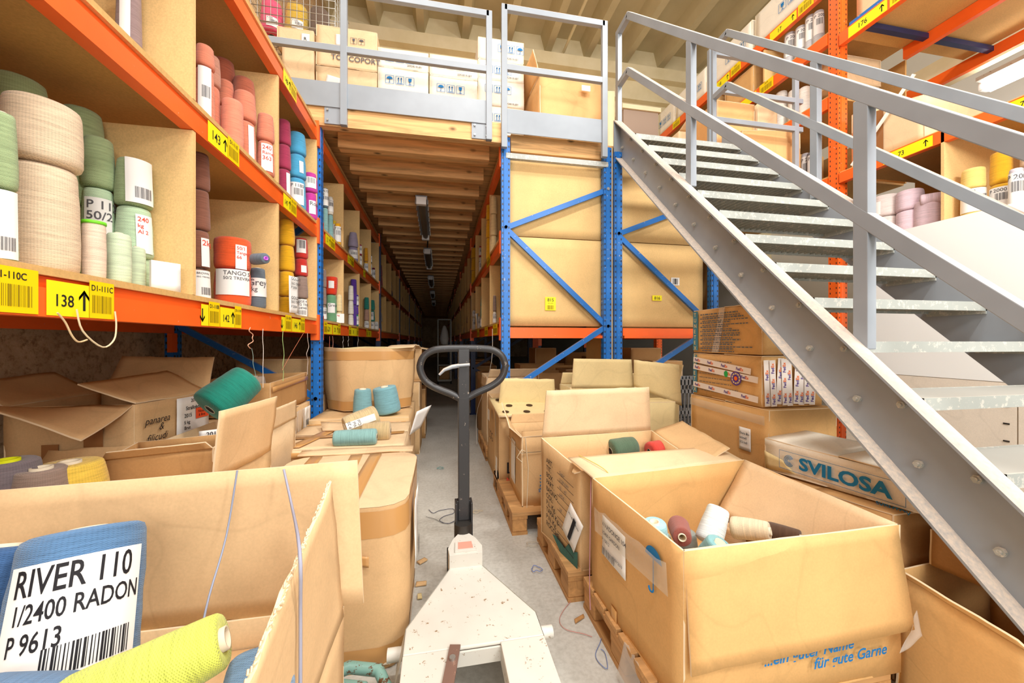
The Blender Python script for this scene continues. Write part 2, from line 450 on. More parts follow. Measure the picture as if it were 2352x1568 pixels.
def sticker(t, st, x, zt, side, h):
    kind, ya, yb, txt = st[:4]
    r = Vector((0, side, 0)); up = Vector((0, 0, 1)); m = MB()
    y0 = ya if side > 0 else yb
    wd = yb-ya; hh = h*.86; z0 = zt-h+.004+(st[4] if len(st) > 4 else 0); x = x+side*.0008
    if kind == 'bar': hh = h*1.02
    if kind == 'bar': x += side*.001
    o = Vector((x, y0, z0)); e = Vector((side*.0007, 0, 0))
    m.quad(o, o+r*wd, o+r*wd+up*hh, o+up*hh, 0)
    if kind == 'bar':
        m.text(txt, o+e+r*wd*.5+up*hh*.74, r, up, min(hh*.16, wd*.2), 1, align='CENTER', bold=.02, squash=.85)
        barcode(m, o+e+r*wd*.1+up*hh*.14, r, up, wd*.8, hh*.48, 2, 24, len(txt))
        part(t, 'barcode_label', m, [YELLOWD, INK, LBLINK], 'yellow barcode label')
    else:
        if txt[0] == 'v': arrow(m, o+e+r*wd*.15+up*hh*.2, r, up, hh*.6, True, 1); txt = txt[1:]
        if txt.endswith('^'): arrow(m, o+e+r*wd*.87+up*hh*.2, r, up, hh*.6, False, 1); txt = txt[:-1]
        if txt: m.text(txt, o+e+r*wd*.38+up*hh*.28, r, up, min(hh*.46, wd*.27), 1, align='CENTER', bold=.01, squash=.85)
        part(t, 'number_label', m, [YELLOW, INK], 'pale yellow number label')

# left row ----------------------------------------------------
bn = ['nearest', 'second', 'third', 'fourth', 'fifth', 'sixth', 'seventh', 'eighth']
bays = [(.1, 3.3)]+[(ROWS[i], ROWS[i+1]) for i in range(len(ROWS)-1)]
frame('blue upright frame standing at the corner of the left rack where the timber platform begins', -1.95, XL-.02, 3.3, 2.96, BLUE, ZIL)
frame('blue upright frame of the left rack closest to the viewer', -1.95, XL-.02, .1, 2.96, BLUE, ZIG)
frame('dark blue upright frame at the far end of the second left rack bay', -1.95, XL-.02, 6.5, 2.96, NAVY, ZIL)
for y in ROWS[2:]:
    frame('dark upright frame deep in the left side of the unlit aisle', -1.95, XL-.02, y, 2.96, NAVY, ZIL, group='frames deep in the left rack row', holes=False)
# a further inner post carrying the blue brace behind the cartons under the shelves
stk = {
 (0, 0): [('bar', .975, 1.10, 'D1-110C'), ('num', 1.12, 1.235, '138^'), ('bar', 1.235, 1.315, 'D1-111C'), ('num', 1.735, 1.785, 'v'), ('bar', 1.785, 1.865, 'D1-110B'), ('num', 1.87, 1.99, '142^'), ('bar', 1.99, 2.05, 'D1-111B'), ('num', 2.53, 2.59, 'v'), ('bar', 2.59, 2.69, 'D1-110A'), ('num', 2.7, 2.86, '146^'), ('bar', 2.86, 2.94, 'D1-111A')],
 (0, 1): [('num', 1.78, 1.93, '143^'), ('bar', 1.93, 2.03, 'D1-111E'), ('num', 2.56, 2.68, '147^'), ('bar', 2.68, 2.78, 'D1-111F')],
 (0, 2): [('num', 2.56, 2.68, '148^'), ('bar', 2.68, 2.78, 'D1-111G')],
 (1, 0): [('bar', 3.4, 3.5, 'D1-20'), ('num', 3.5, 3.66, 'v 20'), ('num', 3.68, 3.86, '20^'), ('bar', 3.86, 3.95, 'D1-21'), ('bar', 4.3, 4.42, 'D1-24'), ('num', 4.42, 4.7, '24'), ('bar', 4.7, 4.8, 'D1-25'), ('bar', 5.3, 5.42, 'D1-28'), ('num', 5.42, 5.7, '28')],
 (1, 1): [('num', 3.45, 3.6, '21^'), ('bar', 3.6, 3.75, 'D1-22'), ('num', 4.25, 4.4, '25^'), ('bar', 4.4, 4.55, 'D1-26'), ('num', 5.1, 5.25, '29^')],
}
lvl = ['lowest', 'middle', 'top']
dividers = {}
for bi, (ya, yb) in enumerate(bays):
    far = bi > 1
    for li, z in enumerate((Z1, Z2, Z3)):
        if far: lab, grp = 'orange shelf beam in the dark depth of the left rack row', 'beams deep in the left rack row'
        else: lab, grp = '%s orange shelf beam of the %s left rack bay' % (lvl[li], bn[bi]), None
        beam(lab, (XL, ya), (XL, yb), 1, z, grp, stickers=stk.get((bi, li), ()))
        if not far or li < 2:
            lab = ('chipboard shelf on the %s level of the %s left rack bay' % (lvl[li], bn[bi])) if not far else 'chipboard shelf in the dark depth of the left rack row'
            solo('shelf_board', lab, 'shelf', MB().box(-1.97, XL-.004, ya+.02, yb-.02, z+.001, z+.021), [CHIP], (-1.45, (ya+yb)/2, z+.001), 'shelves deep in the left rack row' if far else None)
    if not far:
        for li, z in enumerate((Z1, Z2)):
            t = solo('back_beam', 'orange rear beam under the %s shelf of the %s left bay' % (lvl[li], bn[bi]), 'shelf beam', MB().box(-1.96, -1.92, ya+.04, yb-.04, z-.1, z), [ORANGE], (-1.94, (ya+yb)/2, z-.1))
            solo('backing_board', 'brown hardboard panel at the back of the %s shelf of the %s left bay' % (lvl[li], bn[bi]), 'panel', MB().box(-1.99, -1.975, ya, yb, z+.02, z+.66), [CHIP], (-1.98, (ya+yb)/2, z+.02))
    for k in (1, 2, 3) if bi == 0 else (1, 2, 3, 4):
        y = ya+.8*k
        if k == 4: y = yb-.06
        for li, (z, zz) in enumerate(((Z1, Z2), (Z2, Z3))):
            if far: lab, grp = 'upright chipboard divider deep in the left rack row', 'dividers deep in the left rack row'
            else: lab, grp = 'upright chipboard divider %s on the %s shelf of the %s left bay' % ({1: 'nearest the viewer', 2: 'in the middle', 3: 'third along', 4: 'at the far post'}[k], lvl[li], bn[bi]), None
            m = MB(); m.box(-1.96, XL-.003, y-.009, y+.009, z+.022, zz-.102)
            solo('shelf_divider', lab, 'divider', m, [HARDB if not far else CHIP], (-1.45, y, z+.022), grp)
    if bi == 0:
        for li, (z, zz) in enumerate(((Z1, Z2), (Z2, Z3))):
            m = MB(); m.box(-1.96, XL-.003, yb-.07, yb-.052, z+.022, zz-.102)
            solo('shelf_divider', 'upright chipboard divider beside the corner post on the %s shelf of the nearest left bay' % lvl[li], 'divider', m, [HARDB], (-1.45, yb-.06, z+.022))
# board edging standing on the top left beam
solo('edge_board', 'long rough board edge lying along the top left beam', 'board', MB().panel((XL-.03, .3, Z3+.022), (XL-.03, 3.2, Z3+.022), (XL-.06, 3.2, Z3+.085), (XL-.06, .3, Z3+.1), .02, 20, 3, .006, 3), [CARDD], (XL-.03, 1.8, Z3+.022))
solo('hook_plate', 'small orange hook plate on the rear blue post under the left shelf', 'hook plate', MB().box(-1.93, -1.9, 3.2, 3.26, 1.15, 1.29), [ORANGE], (-1.91, 3.23, 1.15))
# right row ---------------------------------------------------
frame('blue end frame with zigzag braces in front of the panel numbered 815', XR+.035, XR+.98, 3.3, 3.0, BLUE, ZIG)
solo('end_board', 'narrow pale board strip standing between the two blue end frames', 'panel', MB().box(XR+1.025, XR+1.043, 3.3, 3.9, .2, 3.02), [HARDB], (XR+1.03, 3.6, .2))
t2 = frame('blue end frame behind the stairs in front of the panel numbered 816', XR+1.085, XR+2.09, 3.3, 2.97, BLUE, [(a, b, c) for a, b, c in ZIG], bar=False)
for nm, x0, num, bar in (('815', XR+.09, '815', True), ('816', XR+1.12, '816', False)):
    for za, zb, w_ in ((1.37, 2.165, 'lower'), (2.172, 2.9, 'upper')):
        t = T('end_board', '%s hardboard sheet closing the rack end numbered %s' % (w_, num+(' beside the aisle' if bar else ' behind the stairs')), 'panel', (x0+.45, 3.36, za))
        part(t, 'sheet', MB().panel((x0-.03, 3.352, za), (x0+.9, 3.352, za), (x0+.9, 3.352, zb), (x0-.03, 3.352, zb), -.008, 12, 8, .003, len(w_)), [HARDB])
        if w_ == 'lower':
            p = pt(1252 if bar else 1498, 692 if bar else 690, y=3.345); m = MB()
            r, u = Vector((1, 0, 0)), Vector((0, 0, 1)); W = .1; H = .12 if bar else .05
            o = p-u*(.08 if bar else 0)+Vector((0, -.003, 0))
            m.quad(o, o+r*W, o+r*W+u*H, o+u*H, 0); e = Vector((0, -.001, 0))
            m.text(num, o+e+r*W/2+u*(H-.04), r, u, .03, 1, align='CENTER', bold=.01)
            if bar: m.text('D1-0-0', o+e+r*W/2+u*(H-.062), r, u, .012, 1, align='CENTER'); barcode(m, o+e+r*.015+u*.008, r, u, W-.03, .038, 2, 22)
            part(t, 'number_label', m, [YELLOW, INK, LBLINK], 'yellow rack number label')
            if not bar:
                p = pt(1541, 655, y=3.345)+Vector((0, -.003, 0)); m = MB(); m.quad(p, p+r*.09, p+r*.09+u*.075, p+u*.075, 0); barcode(m, p+e+r*.015+u*.01, r, u, .06, .055, 1, 12)
                part(t, 'barcode_label', m, [PAPER, INK], 'small white barcode label')
for x0, w_ in ((XR+.08, '815 beside the aisle'), (XR+1.16, '816 behind the stairs')):
    m = MB().box(x0, x0+.93, 3.33, 3.375, 1.26, 1.355); m.box(x0, x0+.93, 3.3, 3.33, 1.26, 1.285)
    solo('cross_beam', 'orange cross beam under the hardboard sheets numbered %s' % w_, 'shelf beam', m, [ORANGE], (x0+.45, 3.35, 1.26))
for bi, (ya, yb) in enumerate(bays[1:]):
    far = bi > 0
    for li, z in enumerate((Z1, Z2, Z3)):
        lab = '%s orange shelf beam of the first bay on the right of the aisle' % lvl[li] if not far else 'orange shelf beam in the dark depth of the right rack row'
        st = []
        if bi == 0 and li == 0: st = [('bar', 3.5, 3.8, 'D2-20'), ('bar', 4.2, 4.5, 'D2-24'), ('bar', 5.1, 5.4, 'D2-28')]
        if bi == 0 and li == 1: st = [('bar', 4.0, 4.3, 'D2-22')]
        beam(lab, (XR, ya), (XR, yb), -1, z, 'beams deep in the right rack row' if far else None, stickers=st)
        if li < 2 or not far:
            solo('shelf_board', ('chipboard shelf on the %s level of the first right bay' % lvl[li]) if not far else 'chipboard shelf in the dark depth of the right rack row', 'shelf', MB().box(XR+.004, XR+1.0, ya+(.08 if bi == 0 else .02), yb-.02, z+.001, z+.021), [CHIP], (XR+.5, (ya+yb)/2, z), 'shelves deep in the right rack row' if far else None)
    for k in (1, 2, 3, 4):
        y = ya+.8*k if k < 4 else yb-.06
        for li, (z, zz) in enumerate(((Z1, Z2), (Z2, Z3))):
            lab = ('upright chipboard divider %s on the %s shelf of the first right bay' % ({1: 'nearest the viewer', 2: 'in the middle', 3: 'third along', 4: 'at the far post'}[k], lvl[li])) if not far else 'upright chipboard divider deep in the right rack row'
            solo('shelf_divider', lab, 'divider', MB().box(XR+.003, XR+.98, y-.009, y+.009, z+.022, zz-.102), [HARDB if not far else CHIP], (XR+.5, y, z+.022), 'dividers deep in the right rack row' if far else None)
for i, y in enumerate(ROWS[1:]):
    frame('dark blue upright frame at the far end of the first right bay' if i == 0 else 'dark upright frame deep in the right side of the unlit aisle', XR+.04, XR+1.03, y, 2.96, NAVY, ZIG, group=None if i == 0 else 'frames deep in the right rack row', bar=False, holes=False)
# dim uprights standing far behind the end frames, below the right shelves
for i, (x, y) in enumerate(((1.66, 6.5), (2.6, 6.5), (1.66, 9.7), (2.6, 9.7))):
    m = MB(); post(m, x, y, 0, 1.3, holes=False); m.box(x-.05, x+.05, y-.04, y-.034, 1.12, 1.3, 1)
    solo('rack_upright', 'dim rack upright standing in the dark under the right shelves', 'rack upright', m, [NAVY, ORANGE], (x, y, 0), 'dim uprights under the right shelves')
# the second right row (behind panel 816) is closed by its shelf
solo('shelf_board', 'wide chipboard shelf behind the panel numbered 816', 'shelf', MB().box(XR+1.12, XR+2.1, 3.4, 6.4, 1.36, 1.38), [CHIP], (XR+1.6, 5, 1.36))
solo('shelf_beam', 'orange beam facing the stairs side of the rack numbered 816', 'shelf beam', MB().box(XR+2.1, XR+2.15, 3.35, 6.45, 1.26, 1.36), [ORANGE], (XR+2.12, 5, 1.26))
m = MB().box(XR+2.11, XR+2.13, 3.4, 6.4, 1.4, 2.9)
solo('side_board', 'hardboard sheet closing the stairs side of the rack numbered 816', 'panel', m, [CHIP], (XR+2.12, 5, 1.4))
solo('shelf_beam', 'short orange beam with yellow labels behind the stairs', 'shelf beam', MB().box(2.655, 3.3, 6.4, 6.45, 2.22, 2.36).quad((2.85, 6.398, 2.23), (2.99, 6.398, 2.23), (2.99, 6.398, 2.34), (2.85, 6.398, 2.34), 1).quad((3.03, 6.398, 2.23), (3.15, 6.398, 2.23), (3.15, 6.398, 2.34), (3.03, 6.398, 2.34), 1), [ORANGE, YELLOWD], (3.0, 6.42, 2.22))

# ---------------------------------------------------------------- platform
solo('platform_fascia', 'thick pine beam edging the front of the timber platform', 'beam', MB().box(-2.05, XR-.01, 3.24, 3.31, 2.93, 3.1), [PINE], (-.2, 3.27, 2.93))
solo('platform_fascia', 'pine edge beam of the platform above the blue end frame', 'beam', MB().box(XR+.09, XR+.98, 3.32, 3.37, 2.91, 3.06), [PINE], (1.0, 3.3, 2.91))
solo('platform_fascia', 'short pine edge beam of the platform behind the stair head', 'beam', MB().box(XR+1.16, 3.85, 3.4, 3.46, 2.9, 3.02), [PINE], (2.7, 3.4, 2.9))
y = 3.62; i = 0
joist = MB().box(-.86, .47, -.05, .05, 0, .13).mesh('joist', [PINE])
while y < 26:
    o = bpy.data.objects.new('ceiling_joist', joist); COL.objects.link(o); o.location = (0, y, 2.93)
    o['label'] = 'knotty pine joist under the platform over the aisle'; o['category'] = 'joist'; o['group'] = 'platform joists'
    y += .46; i += 1
struct('ceiling_aisle', MB().box(-2.05, XR+2.1, 3.38, 31, 3.062, 3.078).box(XR+2.1, 3.86, 3.47, 7.9, 3.02, 3.06), [PINE])
# railing
RY = 3.22
def rail_section(label, x0, x1, y, posts, ztop, zmid, toe, feet, brackets):
    t = T('platform_railing', label, 'railing', ((x0+x1)/2, y, toe[0] if toe else feet))
    for x in posts: part(t, 'railing_post', MB().box(x-.025, x+.025, y-.02, y+.02, feet, ztop), [GREY], bevel=.003)
    part(t, 'top_rail', MB().box(x0, x1, y-.02, y+.02, ztop-.05, ztop), [GREY], bevel=.003)
    for z in zmid: part(t, 'mid_rail', MB().box(x0, x1, y-.018, y+.018, z-.05, z), [GREY], bevel=.003)
    if toe: part(t, 'toe_board', MB().box(x0, x1, y-.004, y+.006, toe[0], toe[1]), [GREY])
    for x in brackets:
        m = MB().box(x-.075, x+.075, y+.005, y+.018, feet+.01, feet+.14)
        for a in (-.05, .05):
            for b in (.035, .115): m.tube([(x+a, y-.01, feet+b), (x+a, y+.006, feet+b)], .008, 6, 1)
        part(t, 'bracket', m, [GREY, STEEL], 'bolted grey base plate')
    return t
def px(u, v, y): return pt(u, v, y=y)
xa = px(790, 300, RY).x; xb = px(1123, 300, RY).x; xc = px(1158, 300, RY).x; xd = px(1388, 300, RY).x
ztop = px(1120, 27, RY).z
rail_section('long grey steel railing with toe board over the aisle opening', -2.0, xb, RY, (xa, xb-.0), ztop, (px(1117, 153, RY).z,), (px(1115, 284, RY).z, px(1115, 231, RY).z), px(1120, 322, RY).z, (xa-.07, xb-.07))
rail_section('short grey railing section above the blue frame numbered 815', xc, xd, RY, (xc, xd), px(1158, 12, RY).z, (px(1158, 148, RY).z,), (px(1165, 305, RY).z, px(1165, 250, RY).z), 2.88, ())
rx0 = px(1640, 120, 3.42).x
rail_section('grey railing to the right of the stair head', rx0, 3.8, 3.42, (rx0-.04, 3.72), 4.12+.05, (3.8, 3.5), None, 3.03, ())

# ---------------------------------------------------------------- stairs
SX0, SX1 = 1.66, 2.74
st = T('steel_staircase', 'grey steel staircase with galvanised treads climbing to the platform', 'staircase', (2.2, 1.7, 0))
def zt_(y): return 1.214+(y-1.235)*.998         # top of the stringer
def stringer(x, sgn):
    m = MB(); y1, y0 = 3.3, .06; th = .34
    fl = .065*sgn; wz = .012
    def prism(xa, xb, f0, f1, ys=(y0, y1), mi=0):
        xa, xb = min(xa, xb), max(xa, xb); n_ = 30; vs = []
        for i in range(n_+1):
            q = ys[0]+(ys[1]-ys[0])*i/n_; vs += [(xa, q, f0(q)), (xb, q, f0(q)), (xb, q, f1(q)), (xa, q, f1(q))]
        fs = [(0, 1, 2, 3), (n_*4+3, n_*4+2, n_*4+1, n_*4)]
        for i in range(n_):
            o = i*4
            for k in range(4): fs.append((o+k, o+4+k, o+4+(k+1) % 4, o+(k+1) % 4))
        m.add(vs, fs, mi)
    prism(x, x+.01*sgn, lambda y: max(.0, zt_(y)-th), lambda y: max(.01, zt_(y)))
    prism(x, x-fl, lambda y: zt_(y)-wz, lambda y: zt_(y), (.08, y1))
    prism(x, x-fl, lambda y: max(0, zt_(y)-th), lambda y: max(.01, zt_(y)-th+wz), (.36, y1))
    m.box(min(x, x-fl), max(x, x-fl), y1, y1+.012, zt_(y1)-th, zt_(y1))
    return m
part(st, 'stringer', stringer(SX0, 1), [GREY], 'grey channel stringer nearer the viewer')
part(st, 'stringer', stringer(SX1, -1), [GREY], 'grey channel stringer on the far side')
n = NT('perforated_galvanised'); v = n.n('TexBrick', Scale=42.0); v.inputs['Mortar Size'].default_value = .22; v.inputs['Color1'].default_value = (.03, .03, .028, 1); v.inputs['Color2'].default_value = (.05, .05, .045, 1); v.inputs['Mortar'].default_value = (*lin((168, 166, 158)), 1)
n.l(n.tc.outputs['Object'], v.inputs['Vector']); n.bump(v.outputs['Fac'], .5, .003); PERF = n.set(v.outputs['Color'], .5, .1, .4)
z = 3.03; k = 0
NOSE = painted('pale_galvanised', (166, 170, 164), chip=(196, 194, 184), amount=.55, rough=.45, dust=.4)
while z > .2:
    yn = 1.25+(z-1.23)
    if True:
        m = MB(); m.box(SX0+.012, SX1-.012, yn, yn+.008, z-.045, z, 0); m.box(SX0+.012, SX1-.012, yn+.008, yn+.24, z-.008, z-.002, 1)
        m.box(SX0+.012, SX1-.012, yn+.232, yn+.24, z-.045, z, 0)
        for xx in [SX0+.012+(SX1-SX0-.024)*q/24 for q in range(25)]: m.box(xx-.0015, xx+.0015, yn+.008, yn+.232, z-.034, z-.008, 0)
        m.box(SX0+.012, SX0+.02, yn, yn+.24, z-.06, z, 0); m.box(SX1-.02, SX1-.012, yn, yn+.24, z-.06, z, 0)
        part(st, 'tread', m, [NOSE, PERF])
        for dy, dz in ((.05, -.03), (.2, -.03)):
            m = MB(); x = SX0; m.tube([(x, yn+dy, z+dz), (x-.012, yn+dy, z+dz)], .014, 6); m.tube([(x-.012, yn+dy, z+dz), (x-.02, yn+dy, z+dz)], .008, 6)
            part(st, 'bolt', m, [GALV], 'pale bolt head holding a tread')
    z -= .2; k += 1
def hand(x, label):
    t = T('stair_handrail', label, 'handrail', (x, 1.8, zt_(1.8)))
    for y in (.15, 1.25, 2.33):
        part(t, 'railing_post', MB().box(x-.022, x+.022, y-.028, y+.028, zt_(y)-.03, zt_(y)+.98), [GREY], bevel=.003)
    for h, nm in ((1.0, 'top_rail'), (.5, 'mid_rail')):
        pk = 3.2; m = MB(); s_ = .0
        m.bar((x, -.3, zt_(-.3)+h), (x, pk, zt_(pk)+h), .045, .055); m.bar((x, pk-.01, zt_(pk)+h), (x, 3.42, zt_(pk)+h-.01), .045, .05)
        part(t, nm, m, [GREY], bevel=.003)
    part(t, 'end_post', MB().box(x-.022, x+.022, 3.37, 3.42, 2.96, zt_(3.2)+1.0), [GREY], bevel=.003)
hand(SX0+.03, 'grey handrail on the left side of the stairs, nearer the viewer')
hand(SX1-.03, 'grey handrail on the far side of the stairs')
# ---------------------------------------------------------------- tall rack beyond the stairs
XQ = 3.93
def bigpost(x, y, label, zt__=7.0):
    m = MB(); post(m, x, y, 0, zt__, w=.11, dpt=.1)
    solo('rack_upright', label, 'rack upright', m, [ORANGE, DARKST], (x, y, 0))
bigpost(XQ+.06, 3.2, 'tall bright orange upright beyond the stairs')
bigpost(XQ+.06, 6.45, 'far orange upright of the tall rack beyond the stairs', 4.98)
bigpost(5.0, 1.9, 'red-orange rear upright seen between cartons of the tall rack', 3.9)
def qbeam(label, x, ya, yb, zt, h=.12, stick=()):
    t = T('shelf_beam', label, 'shelf beam', (x, (ya+yb)/2, zt-h))
    part(t, 'box_section', MB().box(x, x+.05, ya, yb, zt-h, zt), [ORANGE])
    for s_ in stick: sticker(t, s_, x-.001, zt, -1, h)
qbeam('orange beam of the tall rack above the pink and yellow cones', XQ, -.6, 3.14, 2.91, .1, [('num', 2.4, 2.75, '73^'), ('bar', 2.86, 2.98, 'D7-73'), ('num', 1.75, 2.0, '72^')])
qbeam('second front orange beam right of the tall orange upright', XQ, -.6, 3.14, 4.3, .12, [('num', 2.72, 3.05, '176^'), ('bar', 2.5, 2.7, 'D7-F')])
qbeam('orange beam in the middle of the high shelf on the far right', 4.74, -.6, 3.14, 4.28)
qbeam('rearmost orange beam of the high shelf above the bright lamp', 5.6, -.6, 4.2, 4.27)
for z, w_, s_ in ((2.91, 'lowest', ()), (3.74, 'second', [('bar', 4.05, 4.2, 'D7-8'), ('num', 4.2, 4.3, '8')]), (4.4, 'third', [('bar', 3.9, 4.1, 'D7-9'), ('num', 4.15, 4.5, '9^'), ('bar', 5.2, 5.5, 'D7-9')]), (4.95, 'topmost', [('num', 3.6, 3.95, '17^'), ('bar', 3.4, 3.58, 'D7-1'), ('num', 4.6, 4.9, '18^'), ('bar', 4.4, 4.58, 'D7-2'), ('bar', 5.7, 5.9, 'D7-3')])):
    qbeam('%s orange beam of the far bay of the tall rack, left of its orange upright' % w_, XQ, 3.26, 6.4, z, .12, s_)
    solo('shelf_board', '%s brown shelf in the far bay of the tall rack' % w_, 'shelf', MB().box(XQ+.02, XQ+1.0, 3.26, 6.4, z+.001, z+.022), [CHIP], (XQ+.5, 4.8, z))
solo('shelf_board', 'brown underside of the high shelf on the far right', 'shelf', MB().box(XQ+.02, 5.6, -.6, 3.16, 4.285, 4.3), [CHIP], (4.8, 1.2, 4.285))
solo('shelf_board', 'shelf over the pink and yellow cones on the far right', 'shelf', MB().box(XQ+.02, XQ+1.05, -.6, 3.16, 2.9, 2.925), [CHIP], (4.4, 1.2, 2.9))
solo('shelf_board', 'shelf carrying the pink and yellow cones on the far right', 'shelf', MB().box(XQ+.02, XQ+1.05, -.6, 3.16, 2.12, 2.14), [CHIP], (4.4, 1.2, 2.12))
solo('backing_board', 'dark back panel behind the pink and yellow cones', 'panel', MB().box(XQ+1.0, XQ+1.02, .2, 3.16, 2.15, 2.9), [CHIP], (4.94, 1.7, 2.15))
m = MB().bar((XQ+.1, 2.95, 4.24), (5.6, 2.95, 4.24), .05, .05)
solo('shelf_support', 'dark blue support bar under the high shelf on the far right', 'support bar', m, [NAVY], (4.8, 2.95, 4.2))
solo('shelf_support', 'dark blue support bar above the yellow cones on the far right', 'support bar', MB().bar((XQ+.1, 1.6, 2.85), (XQ+1, 1.6, 2.85), .05, .05), [NAVY], (4.4, 1.6, 2.85))
solo('shelf_divider', 'chipboard divider between the pink and the yellow cones', 'divider', MB().box(XQ, XQ+.95, 2.33, 2.35, 2.142, 2.895), [HARDB], (4.4, 2.34, 2.142))
for y, z, zz, w_ in ((4.05, 3.765, 4.27, 'near on the second shelf'), (4.9, 3.765, 4.27, 'far on the second shelf'), (4.05, 4.425, 4.82, 'near on the third shelf'), (4.9, 4.425, 4.82, 'far on the third shelf'), (4.1, 2.935, 3.61, 'near on the lowest shelf')):
    solo('shelf_divider', 'chipboard divider in the far bay of the tall rack, ' + w_, 'divider', MB().box(XQ+.01, XQ+.95, y-.01, y+.01, z, zz), [HARDB], (4.4, y, z))
for z, zz, w_ in ((2.94, 3.6, 'lowest'), (3.77, 4.27, 'second'), (4.43, 4.82, 'third')):
    solo('backing_board', 'brown back panel behind the %s shelf of the tall rack' % w_, 'panel', MB().box(4.95, 4.97, 3.26, 6.4, z, zz), [CHIP], (4.96, 4.8, z))
# white sheet boards hiding the lower right rack
WB = plain('white_board', (250, 249, 245), .5)
m = MB(); m.box(3.84, 3.87, 1.84, 2.78, .95, 2.17); m.box(3.84, 3.87, -.4, 1.835, .95, 2.23)
solo('white_sheet_board', 'large white sheet boards standing behind the stairs on the right', 'board', m, [WB], (3.85, 1.2, .95))
m = MB(); m.box(3.84, 3.88, 1.9, 3.0, 0, .945); m.box(3.84, 3.88, .2, 1.89, 0, .945)
for q in range(5): m.box(3.836, 3.84, 1.93, 1.96, .3+q*.12, .31+q*.12, 1)
solo('beige_sheet_board', 'beige sheet boards standing on the floor seen between the stair treads', 'board', m, [card('beige_board', (236, 222, 204), var=.04), DARKST], (3.85, 1.6, 0))
# lamps
EM = bpy.data.materials.new('lit_tube'); EM.use_nodes = True; b = EM.node_tree.nodes['Principled BSDF']
b.inputs['Emission Color'].default_value = (1, .97, .92, 1); b.inputs['Emission Strength'].default_value = 16
def batten(label, p0, p1, lit, grp=None):
    t = T('fluorescent_lamp', label, 'lamp', (Vector(p0)+Vector(p1))/2, grp)
    p0, p1 = Vector(p0), Vector(p1); d = (p1-p0).normalized()
    part(t, 'housing', MB().bar(p0, p1, .13 if not lit else .3, .04), [GREY if not lit else WHITEP])
    m = MB(); m.tube([p0+d*.02-Vector((0, 0, .04)), p1-d*.02-Vector((0, 0, .04))], .038 if not lit else .08, 10); part(t, 'diffuser', m, [EM if lit else DIFF])
    m = MB()
    for k in range(7):
        q = p0.lerp(p1, (k+.5)/7)
        for s_ in (-1, 1): m.box(q.x+s_*.07-.006, q.x+s_*.07+.006, q.y-.015, q.y+.015, q.z-.045, q.z+.01)
    part(t, 'clip', m, [STEEL], 'row of metal clips')
    for q in (p0, p1): part(t, 'end_cap', MB().box(q.x-.055, q.x+.055, q.y-.03, q.y+.03, q.z-.09, q.z-.005), [PAPER])
DIFF = plain('dusty_diffuser', (120, 112, 98), .4)
xl = -.19
batten('unlit fluorescent lamp under the timber platform, nearest of the row', (xl, 4.5, 2.88), (xl, 6.05, 2.88), False)
for i, y in enumerate((7.0, 9.9, 12.8, 15.7)): batten('unlit fluorescent lamp far along the platform ceiling', (xl, y, 2.88), (xl, y+1.5, 2.88), False, 'far unlit lamps over the aisle')
solo('lamp_cable', 'black cable running between the lamps under the platform', 'cable', MB().tube([(xl, 6.05, 2.91), (xl+.02, 6.5, 2.89), (xl, 7.0, 2.91)], .01), [INK], (xl, 6.5, 2.9))
p = pt(2265, 188, x=5.75)
batten('lit fluorescent lamp glaring under the high shelf on the far right', (5.75, p.y, p.z), (5.75, p.y-2.2, p.z), True)
struct('trim_2', MB().box(5.62, 5.75, .0, 4.0, p.z+.15, p.z+.45), [CREAM])

# ---------------------------------------------------------------- yarn cones
CM = {}
def cone_meshes(r, h, taper, col, seed, flange, tubem):
    key = (round(r, 3), round(h, 3), taper, col, seed, flange, tubem.name if tubem else '')
    if key in CM: return CM[key]
    rt = r*taper; tr = min(.028, r*.36)
    prof = [(tr, .002), (r*.8, .003), (r*.95, .008), (r, .02)]
    N = 7
    for i in range(1, N): f = i/N; prof.append((r+(rt-r)*f+.02*r*sin(f*pi), .02+(h-.04)*f))
    prof += [(rt, h-.018), (rt*.96, h-.006), (rt*.86, h-.001), (tr, h-.004)]
    a = MB().lathe(prof, 36, 0, None, .035, seed, False).mesh('yarn_winding', [yarn(col)])
    t_ = MB().lathe([(tr*.99, -.004 if flange else .0), (tr*.99, h+.004), (tr*.78, h+.004), (tr*.78, h*.4)], 20, 0, close=False)
    t_.lathe([(tr*.78, 0), (0.0001, 0)], 20, 1, close=False); t_.add([(tr*.78*cos(2*pi*i/16), tr*.78*sin(2*pi*i/16), h*.6) for i in range(16)], [tuple(range(16))], 1)
    t_ = t_.mesh('tube', [tubem or CORE, INK])
    fl = None
    if flange:
        fl = [MB().lathe([(tr, z), (r*1.03, z), (r*1.05, z+.004), (r*1.03, z+.009), (tr, z+.009)], 28, 0, close=False).mesh('flange', [flange]) for z in (-.001, h-.003)]
    CM[key] = (a, t_, fl); return CM[key]
